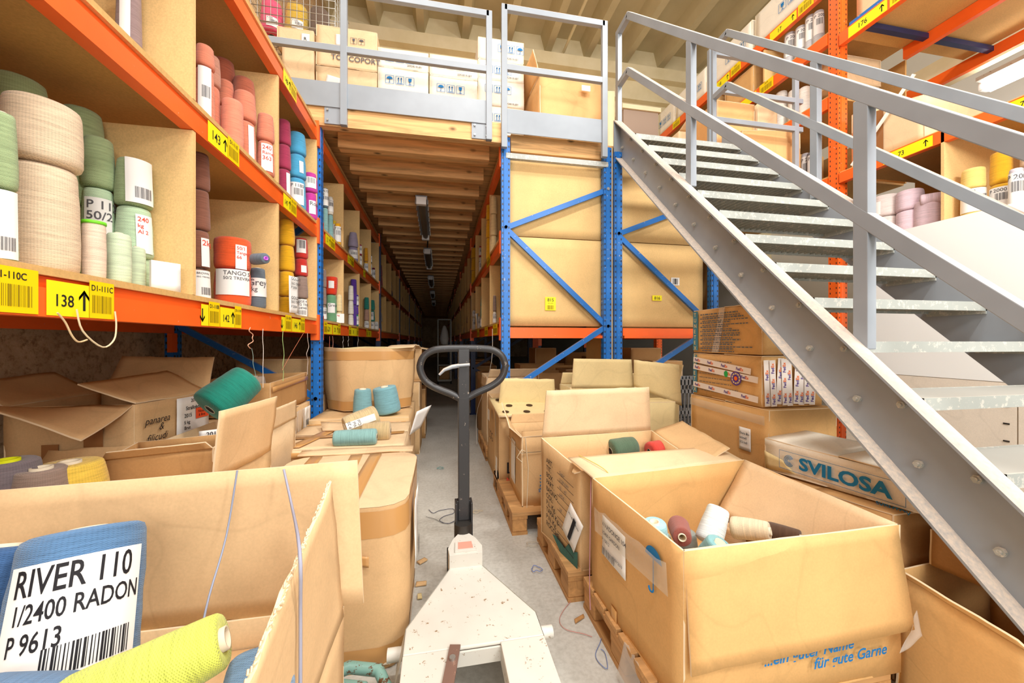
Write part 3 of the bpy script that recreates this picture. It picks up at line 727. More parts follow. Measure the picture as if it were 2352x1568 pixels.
def cone(label, base, r, h, col, taper=.86, rot=None, paper=None, tube=None, group=None, flange=None, seed=0, name='yarn_cone', detail=True):
    a, tb, fl = cone_meshes(r, h, taper, col, seed, flange, tube)
    t = T(name, label, 'yarn cone', base, group, rot)
    if not detail:
        t_ = t; bpy.data.objects.remove(t_)
        o = bpy.data.objects.new(name, a); COL.objects.link(o); o.location = base; o['label'] = label; o['category'] = 'yarn cone'
        if rot: o.rotation_euler = rot
        if group: o['group'] = group
        return o
    for nm, me in [('yarn_winding', a), ('tube', tb)]+[('flange', f_) for f_ in fl or ()]:
        if me: o = bpy.data.objects.new(nm, me); COL.objects.link(o); o.parent = t
    if paper:
        if paper is True: paper = {}
        phi = paper.get('phi')
        if phi is None:
            v = Vector((0, 0, EYE))-Vector(base)
            if rot: v = Euler(rot).to_matrix().inverted() @ v
            phi = atan2(v.y, v.x)
        phi += paper.get('turn', 0)
        W = paper.get('w', r*1.5); z0 = paper.get('z0', .12)*h; z1 = paper.get('z1', .88)*h; rr = max(r, r*taper)*1.03+.002
        rt = r*taper; m = MB()
        rad = lambda z: r+(rt-r)*z/h+.022*r+.003
        nx = 12
        g = [[(x, z) for x in [W*i/nx for i in range(nx+1)]] for z in (z0, (z0+z1)/2, z1)]
        fl_ = [Vector((x, z, 0)) for row in g for x, z in row]; w1 = nx+1
        m.add(fl_, [(j*w1+i, j*w1+i+1, (j+1)*w1+i+1, (j+1)*w1+i) for j in range(2) for i in range(nx)], 0, True)
        H = z1-z0; z = z1
        for ln in paper.get('lines', [('P 2%03d' % (seed*37 % 1000), .14), ('||', .3)]):
            tx, hh = ln[0], ln[1]; x0 = ln[2] if len(ln) > 2 else .08; e = .0008
            z -= (ln[3] if len(ln) > 3 else .06)*H+hh*H
            if tx == '||': barcode(m, (W*max(x0, .3), z, e), (1, 0, 0), (0, 1, 0), W*.6, hh*H, 1, 26, seed+3)
            elif tx: m.text(tx, (W*x0, z, e), (1, 0, 0), (0, 1, 0), hh*H, 1, bold=.015, squash=paper.get('squash', 1))
        flap = paper.get('flat', False)
        def bend(p):
            R = rad(p.y)+p.z
            if flap: return (Vector((cos(phi), sin(phi), 0))*(R+.002)+Vector((-sin(phi), cos(phi), 0))*(p.x-W/2)+Vector((0, 0, p.y)))
            an = phi+(p.x-W/2)/R*1.0
            return Vector((R*cos(an), R*sin(an), p.y))
        m.xf(bend)
        part(t, 'paper_label', m, [PAPER, paper.get('ink', GREYINK)], paper.get('label', 'white paper label'), local=True)
    return t
def place(u, wpx, xc=None, vt=None, zb=None, vb=None, yc=None):
    """centre, radius and height of a round thing from its column in the view and a plane of the shelf"""
    c = pt(u, 784, x=xc) if xc is not None else pt(u, 784, y=yc)
    s = (u-1176)/FPX; d = c.x*sin(YAW)+c.y*cos(YAW); r = wpx*d/(2*FPX*sqrt(1+s*s))
    rho = d*sqrt(1+s*s); dn = d*(rho-r)/rho
    if zb is None: zb = EYE+(784-vb)/FPX*dn
    h = EYE+(784-vt)/FPX*(dn if vt < 784 else d)-zb if vt is not None else None
    return Vector((c.x, c.y, zb)), r, h
sd = [0]
CELLS = [.1, .9, 1.7, 2.5, 3.235, 3.38, 4.1, 4.9, 5.7, 6.43]
def stack(u, w, xc, zb, items):
    face = XL if u < 1000 else XR; ys = pt(u, 784, x=face).y; i_ = max([k for k in range(len(CELLS)) if CELLS[k] < ys], default=0); lo, hi = CELLS[i_], (CELLS+[99])[i_+1]
    for k in range(60):
        b, r, h = place(u, w, xc, None, zb)
        if b.y+r > hi-.012 and abs(xc)-abs(face) > r*1.02: xc -= .01*(1 if xc > 0 else -1)
        else: break
    for it in items:
        vt, col, lab = it[:3]; kw = dict(it[3]) if len(it) > 3 else {}
        b, r, h = place(u+kw.pop('du', 0), kw.pop('wpx', w), xc, vt, zb)
        sd[0] += 1; cone(lab, b, r, h-.002, col, seed=sd[0] % 9, **kw); zb = b.z+h
SH1, SH2 = Z1+.022, Z2+.022
BEI, SAGE, MINT, PALE = (222, 198, 168), (158, 178, 132), (190, 216, 180), (206, 222, 190)
BRN, ORG, GLD, RED, TAUP = (140, 92, 74), (232, 92, 44), (232, 172, 30), (206, 56, 48), (150, 128, 118)
SAL, SALD, MAG, PLUM, SKY = (216, 130, 102), (186, 102, 76), (196, 60, 150), (172, 60, 92), (78, 164, 206)
TEAL, SLATE, PURP, CRM, WHT = (48, 134, 118), (98, 118, 128), (98, 62, 160), (238, 212, 160), (236, 228, 214)
AQ, NAVYY, LIME, GRN = (132, 174, 172), (84, 112, 146), (196, 208, 74), (110, 160, 120)
PP = lambda **k: {'paper': k}
# cell nearest the viewer, lowest shelf
stack(2, 86, -1.0, SH1, [(432, SAGE, 'sage green yarn cone with a long white barcode slip beside the big beige ones', PP(w=.06, z0=.05, z1=1.0, lines=[('', .2), ('', .3), ('||', .2)])), (250, SAGE, 'sage green yarn cone on top of the one with the long white label')])
stack(98, 185, -1.06, SH1, [(368, BEI, 'big beige yarn cone, lower of the two at the front left', {'taper': .93}), (214, BEI, 'big beige yarn cone, upper of the two at the front left', {'taper': .97, 'wpx': 200})])
stack(40, 150, -1.3, SH1, [(420, SAGE, 'sage cone hidden low behind the big beige cones'), (300, SAGE, 'middle sage cone behind the big beige cones'), (160, SAGE, 'topmost sage cone behind the big beige cones', {'wpx': 170})])
stack(186, 118, -1.28, SH1, [(470, SAGE, 'sage cone low behind the cream spool'), (350, SAGE, 'sage cone behind the crumpled green one'), (238, SAGE, 'sage cone standing high between the beige cones and the crumpled green one')])
stack(226, 84, -1.17, SH1, [(590, MINT, 'mint cone under the labelled mint cone behind the cream spool', {'wpx': 84}), (428, MINT, 'mint yarn cone with a printed white label in the middle of the stack', PP(w=.075, z0=.25, z1=.85, lines=[('P 1120', .2), ('50/2', .2)])), (308, SAGE, 'glossy crumpled green cone on top of the labelled mint cone')])
stack(216, 58, -1.02, SH1, [(508, (232, 208, 186), 'slim cream spool with bright green rims', {'taper': 1.0, 'flange': plain('green_flange', (120, 220, 50), .5)})])
stack(273, 62, -1.02, SH1, [(532, PALE, 'pale mint spool just right of the cream one', {'taper': .96})])
stack(314, 34, -1.05, SH1, [(565, PALE, 'narrow pale green spool right of the pale mint one', {'taper': .96, 'wpx': 44})])
stack(340, 30, -1.06, SH1, [(594, PALE, 'shortest pale green spool beside the white tag', {'taper': .9, 'wpx': 32})])
stack(308, 94, -1.1, SH1, [(590, MINT, 'mint cone at the bottom under the one with red handwriting'), (470, MINT, 'mint cone with a white tag in red handwriting', PP(w=.055, z0=.1, z1=.85, turn=.6, ink=REDINK, lines=[('240', .12), ('kg', .1), ('Al 2', .1)])), (358, SAGE, 'sage green cone with a wide barcode label on top of the right stack', PP(w=.085, z0=.05, z1=.98, turn=.35, lines=[('', .25), ('', .2), ('||', .25)]))])
p = pt(375, 682, x=-.97); m = MB().panel((p.x-.03, p.y-.02, SH1), (p.x+.02, p.y+.05, SH1), (p.x+.02, p.y+.05, SH1+.105), (p.x-.03, p.y-.02, SH1+.105), .012, 4, 4, .003)
solo('paper_tag', 'blank white card tag standing at the shelf edge beside the mint spools', 'tag', m, [PAPER], (p.x, p.y, SH1))
# second cell
stack(458, 52, -1.05, SH1, [(615, BRN, 'brown cone low behind the divider with a long white barcode slip', PP(w=.07, z0=.0, z1=.95, turn=.5, lines=[('BROWN', .07), ('50/2 TREVIRA', .05), ('', .2), ('||', .25)])), (526, BRN, 'brown cone with a white tag above the long barcode slip', PP(w=.035, z0=.05, z1=.8, turn=.6, ink=REDINK, lines=[('2kg', .2)])), (432, BRN, 'fuzzy brown cone, second from the top behind the divider', {'tube': PALECORE}), (345, BRN, 'topmost brown cone half hidden by the chipboard divider')])
stack(535, 86, -1.07, SH1, [(616, ORG, 'orange-red cone wrapped in torn white paper printed TANGO', {'taper': .97, 'paper': dict(w=.17, z0=.3, z1=.99, lines=[('TANGO 5', .16, .25), ('50/2 TREVIRA', .12, .25)], label='torn white wrapping paper printed TANGO')}), (541, ORG, 'orange-red cone with a white rim and tag on top of the paper-wrapped one', {'taper': 1.0, 'tube': PALECORE, 'paper': dict(w=.055, z0=.0, z1=.75, turn=.45, ink=REDINK, lines=[('50/1', .14), ('Tangerin', .12), ('66', .14)])})])
b, r, h = place(592, 40, -1.0, 614, SH1)
cone('slate grey cone with a white band under the lying spool', b, r, h, (98, 108, 118), paper=dict(w=.12, z0=.3, z1=.75, lines=[('Grey', .35), ('5kg', .25)]))
cone('slate spool with a violet tube lying on its side on the grey cone', pt(580, 596, x=-.99), .03, .1, (104, 116, 128), taper=.95, rot=(radians(90), 0, radians(60)), tube=plain('violet_tube', (214, 110, 232), .5))
# third cell
stack(658, 40, -1.02, SH1, [(680, GLD, 'bottom gold yarn cone behind the long printed slip'), (621, GLD, 'second gold yarn cone from the bottom'), (561, GLD, 'third gold yarn cone from the bottom'), (500, GLD, 'topmost gold yarn cone of the stack of four')])
stack(692, 32, -1.02, SH1, [(685, (190, 176, 160), 'beige cone with a printed BEIGE label at the bottom right', PP(w=.09, z0=.02, z1=.98, lines=[('BEIGE 4', .13), ('50/2 TREV', .13), ('P 24948', .13), ('||', .25)])), (633, TAUP, 'taupe cone between the beige and the red cones'), (592, RED, 'red cone with a small tag above the taupe one', PP(w=.04, z0=.2, z1=.6, turn=.4, lines=[('', .3)])), (544, RED, 'topmost red cone with a white barcode label', PP(w=.07, z0=.25, z1=.9, lines=[('||', .6)]))])
p = pt(669, 700, x=-.945); m = MB(); rr_ = Vector((.25, 1, 0)).normalized(); u_ = Vector((0, 0, 1)); o = Vector((p.x-.0, p.y-.035, SH1+.005))
m.panel(o, o+rr_*.095, o+rr_*.095+u_*.24, o+u_*.24, .0008, 5, 8, .006)
for kk, (tx, hh, zz) in enumerate((('GOLD 1', .02, .215), ('50/2 TREV', .016, .185), ('P 2006', .016, .16), ('GOLD 1', .02, .09), ('50/2 TREV', .016, .065), ('P 2006', .016, .035))): m.text(tx, o+rr_*.008+u_*zz+Vector((.008, 0, 0)), rr_, u_, hh, 1, bold=.01)
solo('printed_slip', 'long white slip printed GOLD hanging before the gold cones', 'paper slip', m, [PAPER, INK], o)
# upper cells of the nearest bay
stack(296, 66, -1.12, SH2, [(-60, (150, 128, 128), 'greyish purple cone with a white label high at the top of the picture', PP(w=.03, z0=.0, z1=1, turn=-.3, lines=[('', .2)]))])
stack(470, 50, -1.02, SH2, [(150, SAL, 'salmon cone wearing a long white label at the left of the upper cell', PP(w=.05, z0=.0, z1=1, lines=[('', .2), ('||', .2)])), (96, SAL, 'salmon cone peeping over the long white label')])
stack(486, 44, -1.08, SH2, [(192, SAL, 'salmon cone behind the long white label'), (120, (196, 138, 116), 'dusty pink cone with a pale rim, left of the dark salmon ones', {'tube': PALECORE})])
stack(512, 62, -1.25, SH2, [(190, SALD, 'dark salmon cone low at the back of the upper cell'), (126, SALD, 'dark salmon cone standing tallest at the back of the upper cell')])
stack(560, 56, -1.25, SH2, [(235, SALD, 'dark salmon cone low at the back right of the upper cell'), (170, SALD, 'dark salmon cone second from the back right of the upper cell')])
stack(518, 42, -1.1, SH2, [(240, SAL, 'pink salmon cone below the one with the narrow pale rim'), (178, SAL, 'pink salmon cone with a narrow pale rim in the middle', {'tube': PALECORE})])
stack(562, 56, -1.02, SH2, [(272, SAL, 'broad salmon cone at the foot of the right-hand stack', PP(w=.03, z0=.1, z1=.9, turn=.6, lines=[('', .3)])), (202, SAL, 'broad salmon cone with a pale rim on the right-hand stack', {'tube': PALECORE})])
stack(534, 52, -1.0, SH2, [(222, (236, 140, 112), 'bright salmon cone standing forward at the edge of the upper shelf', {'taper': .95})])
stack(610, 42, -.99, SH2, [(320, SAL, 'rose cone with a handwritten red tag at the shelf edge', PP(w=.06, z0=.1, z1=.9, turn=.2, ink=REDINK, lines=[('240', .15), ('Ramel', .12), ('363', .15)])), (256, SAL, 'rose cone standing on the one with the handwritten tag')])
stack(652, 34, -1.05, SH2, [(385, PLUM, 'bottom plum cone beside the blue cones', PP(w=.03, z0=.2, z1=.9, turn=.7, lines=[('', .3)])), (328, PLUM, 'middle plum cone beside the blue cones'), (270, PLUM, 'top plum cone beside the blue cones')])
stack(682, 44, -1.02, SH2, [(405, SKY, 'bottom sky blue cone with a printed white label', PP(w=.1, z0=.2, z1=.85, lines=[('P 1180', .15), ('||', .3)])), (350, SKY, 'middle sky blue cone with a small white tag', PP(w=.03, z0=.2, z1=.7, turn=.5, lines=[('', .3)])), (298, SKY, 'top sky blue cone under the corner beam')])
stack(713, 34, -.99, SH2, [(440, MAG, 'lower magenta cone with a handwritten tag', PP(w=.05, z0=.2, z1=.7, turn=.3, lines=[('Rose', .3)])), (393, MAG, 'upper magenta cone with a white barcode label', PP(w=.09, z0=.2, z1=.75, lines=[('||', .5)]))])
# second bay
LBL = PP(w=.07, z0=.15, z1=.85)
stack(744, 12, -1.02, SH1, [(700, TAUP, 'taupe cone low behind the blue corner post', LBL), (660, TAUP, 'taupe cone second up behind the blue corner post'), (618, TAUP, 'taupe cone third up behind the blue corner post')])
stack(761, 26, -1.02, SH1, [(676, GRN, 'tall green spool with a handwritten white label past the corner post', PP(w=.07, z0=.35, z1=.7, lines=[('Green', .3)])), (634, (224, 62, 32), 'leaning vermilion cone on top of the tall green spool', {'taper': 1.15, 'paper': dict(w=.05, z0=.35, z1=.75, lines=[('', .3)])})])
stack(779, 15, -.99, SH1, [(716, CRM, 'cream cone at the bottom behind the handwritten card', PP(w=.09, z0=.0, z1=.85, flat=True, ink=REDINK, lines=[('2 kg', .2)])), (676, CRM, 'cream cone on top of the handwritten card')])
stack(806, 13, -.99, SH1, [(722, WHT, 'lowest off-white spool in the third column past the post'), (690, WHT, 'middle off-white spool of the three stacked ones'), (655, WHT, 'topmost off-white spool of the three stacked ones')])
stack(812, 16, -1.1, SH1, [(700, PURP, 'purple cone low beside the off-white spools'), (640, PURP, 'purple cone standing high behind the off-white spools')])
stack(819, 10, -1.0, SH1, [(722, TEAL, 'small teal spool beside the purple cones', LBL), (704, PURP, 'small purple cone above the teal spool'), (676, PURP, 'small purple cone with a barcode on top of the column', LBL)])
stack(842, 12, -1.03, SH1, [(736, WHT, 'white spool in the far cell of the second bay, at the left', LBL), (710, (190, 150, 130), 'rosy spool in the far cell of the second bay'), (682, TEAL, 'teal cone at the left of the far cell')])
stack(853, 17, -1.0, SH1, [(738, WHT, 'white spool under the teal cones', LBL), (712, TEAL, 'lower teal cone near the navy post', LBL), (688, TEAL, 'upper teal cone near the navy post')])
stack(864, 12, -.99, SH1, [(738, WHT, 'white labelled spool right next to the navy post', LBL)])
stack(747, 14, -1.0, SH2, [(476, AQ, 'lower grey-green cone on the upper shelf past the post'), (430, SLATE, 'slate cone with a big printed label on the upper shelf past the post', PP(w=.12, z0=.1, z1=.95, lines=[('SLATE', .15), ('50/2', .12), ('||', .2)]))])
stack(759, 14, -1.0, SH2, [(492, AQ, 'grey-green cone second along on the upper shelf past the post'), (450, WHT, 'white labelled spool on the grey-green cone', LBL)])
stack(776, 16, -1.02, SH2, [(511, (250, 176, 20), 'amber cone with a white label on the upper shelf', LBL)])
stack(768, 10, -1.03, SH2, [(505, (238, 200, 60), 'small yellow cone beside the amber one', LBL)])
stack(811, 24, -1.08, SH2, [(566, (150, 138, 168), 'lilac cone under the bagged one', PP(w=.12, z0=.2, z1=.8)), (531, (160, 148, 170), 'lilac cone in a crumpled bag', {'taper': .7})])
stack(826, 12, -1.0, SH2, [(586, WHT, 'white labelled spool next to the lilac cones', LBL), (560, (150, 40, 60), 'wine red cone next to the lilac cones', LBL)])
stack(841, 10, -1.03, SH2, [(600, (230, 170, 40), 'amber spool far along the upper shelf', LBL), (568, (226, 160, 40), 'second amber spool far along the upper shelf')])
stack(850, 9, -1.0, SH2, [(604, WHT, 'white spool between amber and wine cones', LBL), (584, (90, 100, 80), 'moss green spool above the white spool', LBL)])
stack(858, 8, -1.0, SH2, [(614, (120, 40, 60), 'dark wine spool by the navy post', LBL)])
# right row, first bay
stack(1124, 16, .66, SH2, [(545, (240, 182, 30), 'amber cone at the bottom of the right-hand upper shelf'), (504, (240, 178, 26), 'amber cone in the middle of the right-hand upper shelf'), (468, (240, 178, 26), 'amber cone on top of the right-hand upper shelf')])
stack(1134, 16, .62, SH2, [(540, CRM, 'lowest cream cone beside the blue post on the right'), (490, CRM, 'cream cone in a plastic bag beside the blue post on the right'), (448, CRM, 'topmost cream cone beside the blue post on the right')])
stack(1089, 15, .66, SH2, [(620, (238, 180, 40), 'bagged amber cone in the next column of the right shelf'), (592, (238, 176, 34), 'second amber cone in the next column of the right shelf'), (568, (238, 176, 34), 'top amber cone in the next column of the right shelf')])
stack(1104, 8, .6, SH2, [(590, WHT, 'white labelled spool at the edge of the right upper shelf', LBL), (564, (180, 60, 60), 'red and white spool at the edge of the right upper shelf', LBL)])
stack(1136, 8, .6, SH1, [(715, WHT, 'white spool with barcode by the blue post on the right lower shelf', LBL), (678, TAUP, 'grey spool on the white one by the blue post')])
stack(1108, 9, .62, SH1, [(728, (120, 150, 170), 'blue-grey spool on the right lower shelf', LBL), (704, TEAL, 'teal cone on the right lower shelf'), (674, TEAL, 'tapering teal cone on top on the right lower shelf', {'taper': .6})])
stack(1100, 8, .6, SH1, [(726, WHT, 'white labelled spool beside the teal cones', LBL)])
stack(1089, 9, .62, SH1, [(728, WHT, 'white spool low in the next right lower cell', LBL), (712, WHT, 'white spool upper in the next right lower cell', LBL)])
stack(1076, 11, .64, SH1, [(742, WHT, 'white labelled cone under the olive ones', LBL), (714, (104, 100, 66), 'lower olive cone deep on the right', {}), (690, (104, 100, 66), 'upper olive cone deep on the right', {})])
p = pt(1095, 735, x=.5); m = MB().panel(p+Vector((0, -.1, -.08)), p+Vector((.02, .1, -.08)), p+Vector((.03, .12, .1)), p+Vector((-.02, -.06, .08)), .001, 4, 4, .02)
solo('paper_sheet', 'curled white sheet hanging off the right shelf edge', 'paper', m, [PAPER], p)
# cones standing far down the aisle: grey with distance and dark
rnd = random.Random(5)
fc = [(190, 176, 160), (150, 60, 60), (120, 100, 90), (200, 196, 186), (90, 80, 110), (170, 130, 110), (110, 110, 90)]
def far_cones(side, xbase, n_, yst):
    c = 0
    for k in range(40):
        for z in (SH1, SH2):
            y = yst+k*.32
            if k % 5 == 4 or c >= n_: continue
            zz = z
            for q in range(rnd.choice((1, 2, 2))):
                h = rnd.choice((.16, .2)); col = fc[rnd.randrange(len(fc))]
                cone('dim yarn cone far along the %s shelves of the dark aisle' % side, (xbase+rnd.uniform(-.02, .02), y, zz), .075, h, col, group='far yarn cones on the %s shelves' % side, detail=False); zz += h+.002; c += 1
far_cones('left', XL-.12, 90, 6.75); far_cones('right', XR+.12, 80, 7.75)
# tall rack beyond the stairs
PINK, PNK2 = (222, 206, 200), (226, 200, 210)
for u, w_, it in ((2035, 74, [(495, PINK, 'lower greyish pink cone at the left of the far right shelf'), (444, PINK, 'greyish pink cone with a small tag at the left of the far right shelf', PP(w=.06, z0=.1, z1=.7, turn=-.6, lines=[('', .3)]))]),
               (2090, 68, [(480, PNK2, 'lower rose pink cone in the middle of the far right shelf'), (432, PNK2, 'upper rose pink cone in the middle of the far right shelf')]),
               (2135, 76, [(455, PNK2, 'bulky rose pink cone beside the chipboard divider')])):
    zb = 2.142
    for i_, e in enumerate(it):
        b, r, h = place(u, w_, 4.1, e[0], zb); cone(e[2], b, r, h, e[1], taper=.96, **(e[3] if len(e) > 3 else {})); zb = b.z+h
cone('rose pink cone lying across the bulky pink one', pt(2112, 462, x=4.02), .05, .2, PNK2, rot=(radians(90), 0, radians(35)))
YLW = (240, 206, 120)
for u, w_, xc, it in ((2236, 60, 4.05, [(432, YLW, 'pale yellow cone with a white label, lower', PP(w=.2, z0=.3, z1=1)), (383, YLW, 'pale yellow cone standing above the white label')]),
                  (2300, 56, 4.1, [(420, (228, 176, 44), 'golden cone with a green-rimmed label at the bottom', PP(w=.16, z0=.2, z1=.9)), (345, (228, 172, 40), 'tall golden cone on the far right shelf')]),
                  (2334, 36, 4.0, [(385, (206, 196, 204), 'lilac grey cone with a white label near the right edge', PP(w=.12, z0=.1, z1=.9))]),
                  (2365, 46, 4.1, [(380, (206, 200, 204), 'grey cone cut by the right edge of the picture'), (335, (220, 190, 160), 'tan cone cut by the right edge of the picture')])):
    zb = 2.142
    for e in it:
        b, r, h = place(u, w_, xc, e[0], zb); cone(e[2], b, r, h, e[1], taper=.95, **(e[3] if len(e) > 3 else {})); zb = b.z+h
for i_, (u, v0, w_) in enumerate(((1880, 20, 30), (1862, 30, 30), (1840, 55, 32), (1815, 70, 32))):
    b, r, h = place(u, w_, 4.06, v0, 4.425)
    cone('grey bagged cone with a white label high beside the orange upright' , b, r, max(h, .18), (196, 196, 200), paper=dict(w=.1, z0=.3, z1=.9), group='bagged cones high beside the orange upright')
for i_, (u, v0) in enumerate(((1795, 206), (1824, 202), (1848, 196))):
    b, r, h = place(u, 32, 4.1, v0, 3.765)
    cone('white bagged cone on the second shelf of the tall rack', b, r, max(h, .18), (238, 234, 226), group='white bagged cones in the tall rack')
for i_, (u, v0, lab) in enumerate(((1868, 345, 'dark cone with a printed label low beside the stair post'), (1850, 350, 'grey cone left of the dark printed one below the stair post'))):
    b, r, h = place(u, 34 if i_ == 0 else 22, 4.1, v0, 2.935); cone(lab, b, r, h, (120, 120, 128) if i_ == 0 else (190, 190, 196), paper=dict(w=.12, z0=.2, z1=.9))
# ---------------------------------------------------------------- cartons
Zv = Vector((0, 0, 1))
def carton(label, top, z0, mat=None, flaps=None, tapes=(), closed=False, inner=None, group=None, name='cardboard_box', th=.006, amp=.004, layer=None, bow=0, seedv=None, lift=None, inmat=None):
    """top = rim corners front-left, front-right, back-right, back-left; z0 = height of its bottom"""
    mat = mat or CARD; top = [Vector(p) for p in top]; c = sum(top, Vector())/4
    zb = [z0]*4 if not isinstance(z0, (list, tuple)) else z0
    bot = [Vector((p.x, p.y, zb[i])) for i, p in enumerate(top)]
    if lift: bot = [b+(c-b)*lift*.0 for b in bot]
    t = T(name, label, 'cardboard box', (c.x, c.y, min(zb)), group); sdv = seedv or (len(label) % 11+1)
    m = MB()
    for i in range(4):
        j = (i+1) % 4
        m.panel(bot[i], bot[j], top[j], top[i], -th, 10, 6, amp, sdv+i, 0, 1)
    m.panel(bot[0], bot[1], bot[2], bot[3], th, 4, 4, 0, 0)
    part(t, 'box_body', m, [mat, EDGE])
    if closed:
        mf = (top[0]+top[3])/2; mb_ = (top[1]+top[2])/2
        m = MB().panel(top[0], top[1], mb_-Vector((0, .002, 0)), mf-Vector((0, .002, 0)), .004, 10, 5, amp*.8, sdv, 0, 1, curl=.004)
        part(t, 'flap', m, [mat, EDGE])
        m = MB().panel(mf, mb_, top[2], top[3], .004, 10, 5, amp*.8, sdv+2, 0, 1)
        part(t, 'flap', m, [mat, EDGE])
    if layer is not None:
        q = [Vector((p.x+(c.x-p.x)*.03, p.y+(c.y-p.y)*.03, layer)) for p in top]
        part(t, 'layer_sheet', MB().panel(*q, .004, 6, 6, .003, sdv), [mat])
    for i, fl in (flaps or {}).items():
        if isinstance(fl, dict): fl = [fl]
        for f in fl:
            j = (i+1) % 4; a0, b0 = top[i], top[j]; ea, eb = f.get('from', 0.01), f.get('to', .99)
            a = a0.lerp(b0, ea); b = a0.lerp(b0, eb); e = (b-a).normalized(); out = e.cross(Zv).normalized(); an = radians(f['ang'])
            d = Zv*cos(an)+out*sin(an); L = f['len']; sk = f.get('skew', .02); L2 = f.get('len2', L)
            an2 = radians(f.get('ang2', f['ang'])); d2 = Zv*cos(an2)+out*sin(an2)
            m = MB().panel(a, b, b+d2*L2-e*sk, a+d*L+e*sk, .006, 14, 8, f.get('amp', .006), sdv+5+i, 0, 1, f.get('ragged', .006), f.get('curl', .0))
            part(t, 'flap', m, [f.get('mat', inmat or mat), EDGE])
    for tp in tapes:       # tape: list of points followed by half width vector, laid on the board
        tape(t, *tp)
    return t
def tape(t, pts, hw, mat=None, name='tape', label=None):
    pts = [Vector(p) for p in pts]; hw = Vector(hw); m = MB(); N = len(pts)
    vs = [p-hw for p in pts]+[p+hw for p in pts]
    m.add(vs, [(i, i+1, N+i+1, N+i) for i in range(N-1)], 0, False)
    return part(t, name, m, [mat or TAPE], label)
def rect4(x0, x1, y0, y1, z): return [(x0, y0, z), (x1, y0, z), (x1, y1, z), (x0, y1, z)]
def sheet(t, o, r, w, h, lines, ink=None, mat=None, name='paper_label', label='white paper label', up=Zv, amp=.003, nrm=None, kind=''):
    """paper stuck on a face: origin, direction to the right, size, text lines (text, height, x, y)"""
    r = Vector(r).normalized(); up = Vector(up).normalized(); o = Vector(o); nn = r.cross(up); m = MB()
    m.panel(o, o+r*w, o+r*w+up*h, o+up*h, .0006, 6, 6, amp, len(lines)+1)
    for tx, hh, x, y in lines:
        q = o+r*(w*x)+up*(h*y)+nn*(amp*.9+.0016)
        if tx == '||': barcode(m, q, r, up, w*.55, hh, 1, 26, 4)
        elif tx == '--': m.quad(q, q+r*w*.6, q+r*w*.6+up*hh, q+up*hh, 1)
        else: m.text(tx, q, r, up, hh, 1, bold=.012)
    return part(t, name, m, [mat or PAPER, ink or INK], label)
def symbols(m, o, r, s, mi, seq='uag', up=Zv, gap=1.25):
    """umbrella, arrows and glass in square frames"""
    r = Vector(r).normalized(); up = Vector(up).normalized(); o = Vector(o)
    P = lambda k, x, y: o+r*(s*(k*gap+x))+up*(s*y)
    def poly(pts, k): m.add([P(k, x, y) for x, y in pts], [tuple(range(len(pts)))], mi)
    def ln(x0, y0, x1, y1, k, w=.035):
        d = Vector((x1-x0, y1-y0)).normalized()*w; poly([(x0-d.y, y0+d.x), (x0+d.y, y0-d.x), (x1+d.y, y1-d.x), (x1-d.y, y1+d.x)], k)
    for k, ch in enumerate(seq):
        for a in ((0, 0, 1, 0), (1, 0, 1, 1), (1, 1, 0, 1), (0, 1, 0, 0)): ln(*a, k, .025)
        if ch == 'u':
            poly([(.5+.38*cos(pi*i/10), .55+.32*sin(pi*i/10)) for i in range(11)], k); ln(.5, .1, .5, .6, k); ln(.5, .12, .38, .12, k)
        elif ch == 'a':
            for x in (.33, .67): ln(x, .2, x, .75, k, .045); poly([(x-.13, .65), (x+.13, .65), (x, .9)], k)
            ln(.15, .12, .85, .12, k)
        elif ch == 'g': poly([(.28, .88), (.72, .88), (.68, .5), (.5, .4), (.32, .5)], k); ln(.5, .12, .5, .45, k); ln(.32, .12, .68, .12, k)
def rounded(x0, x1, y0, y1, ch, n=4):
    pts = []
    for cx, cy, a0 in ((x1-ch, y0+ch, -90), (x1-ch, y1-ch, 0), (x0+ch, y1-ch, 90), (x0+ch, y0+ch, 180)):
        for i in range(n+1): a = radians(a0+90*i/n); pts.append((cx+ch*cos(a), cy+ch*sin(a)))
    return pts
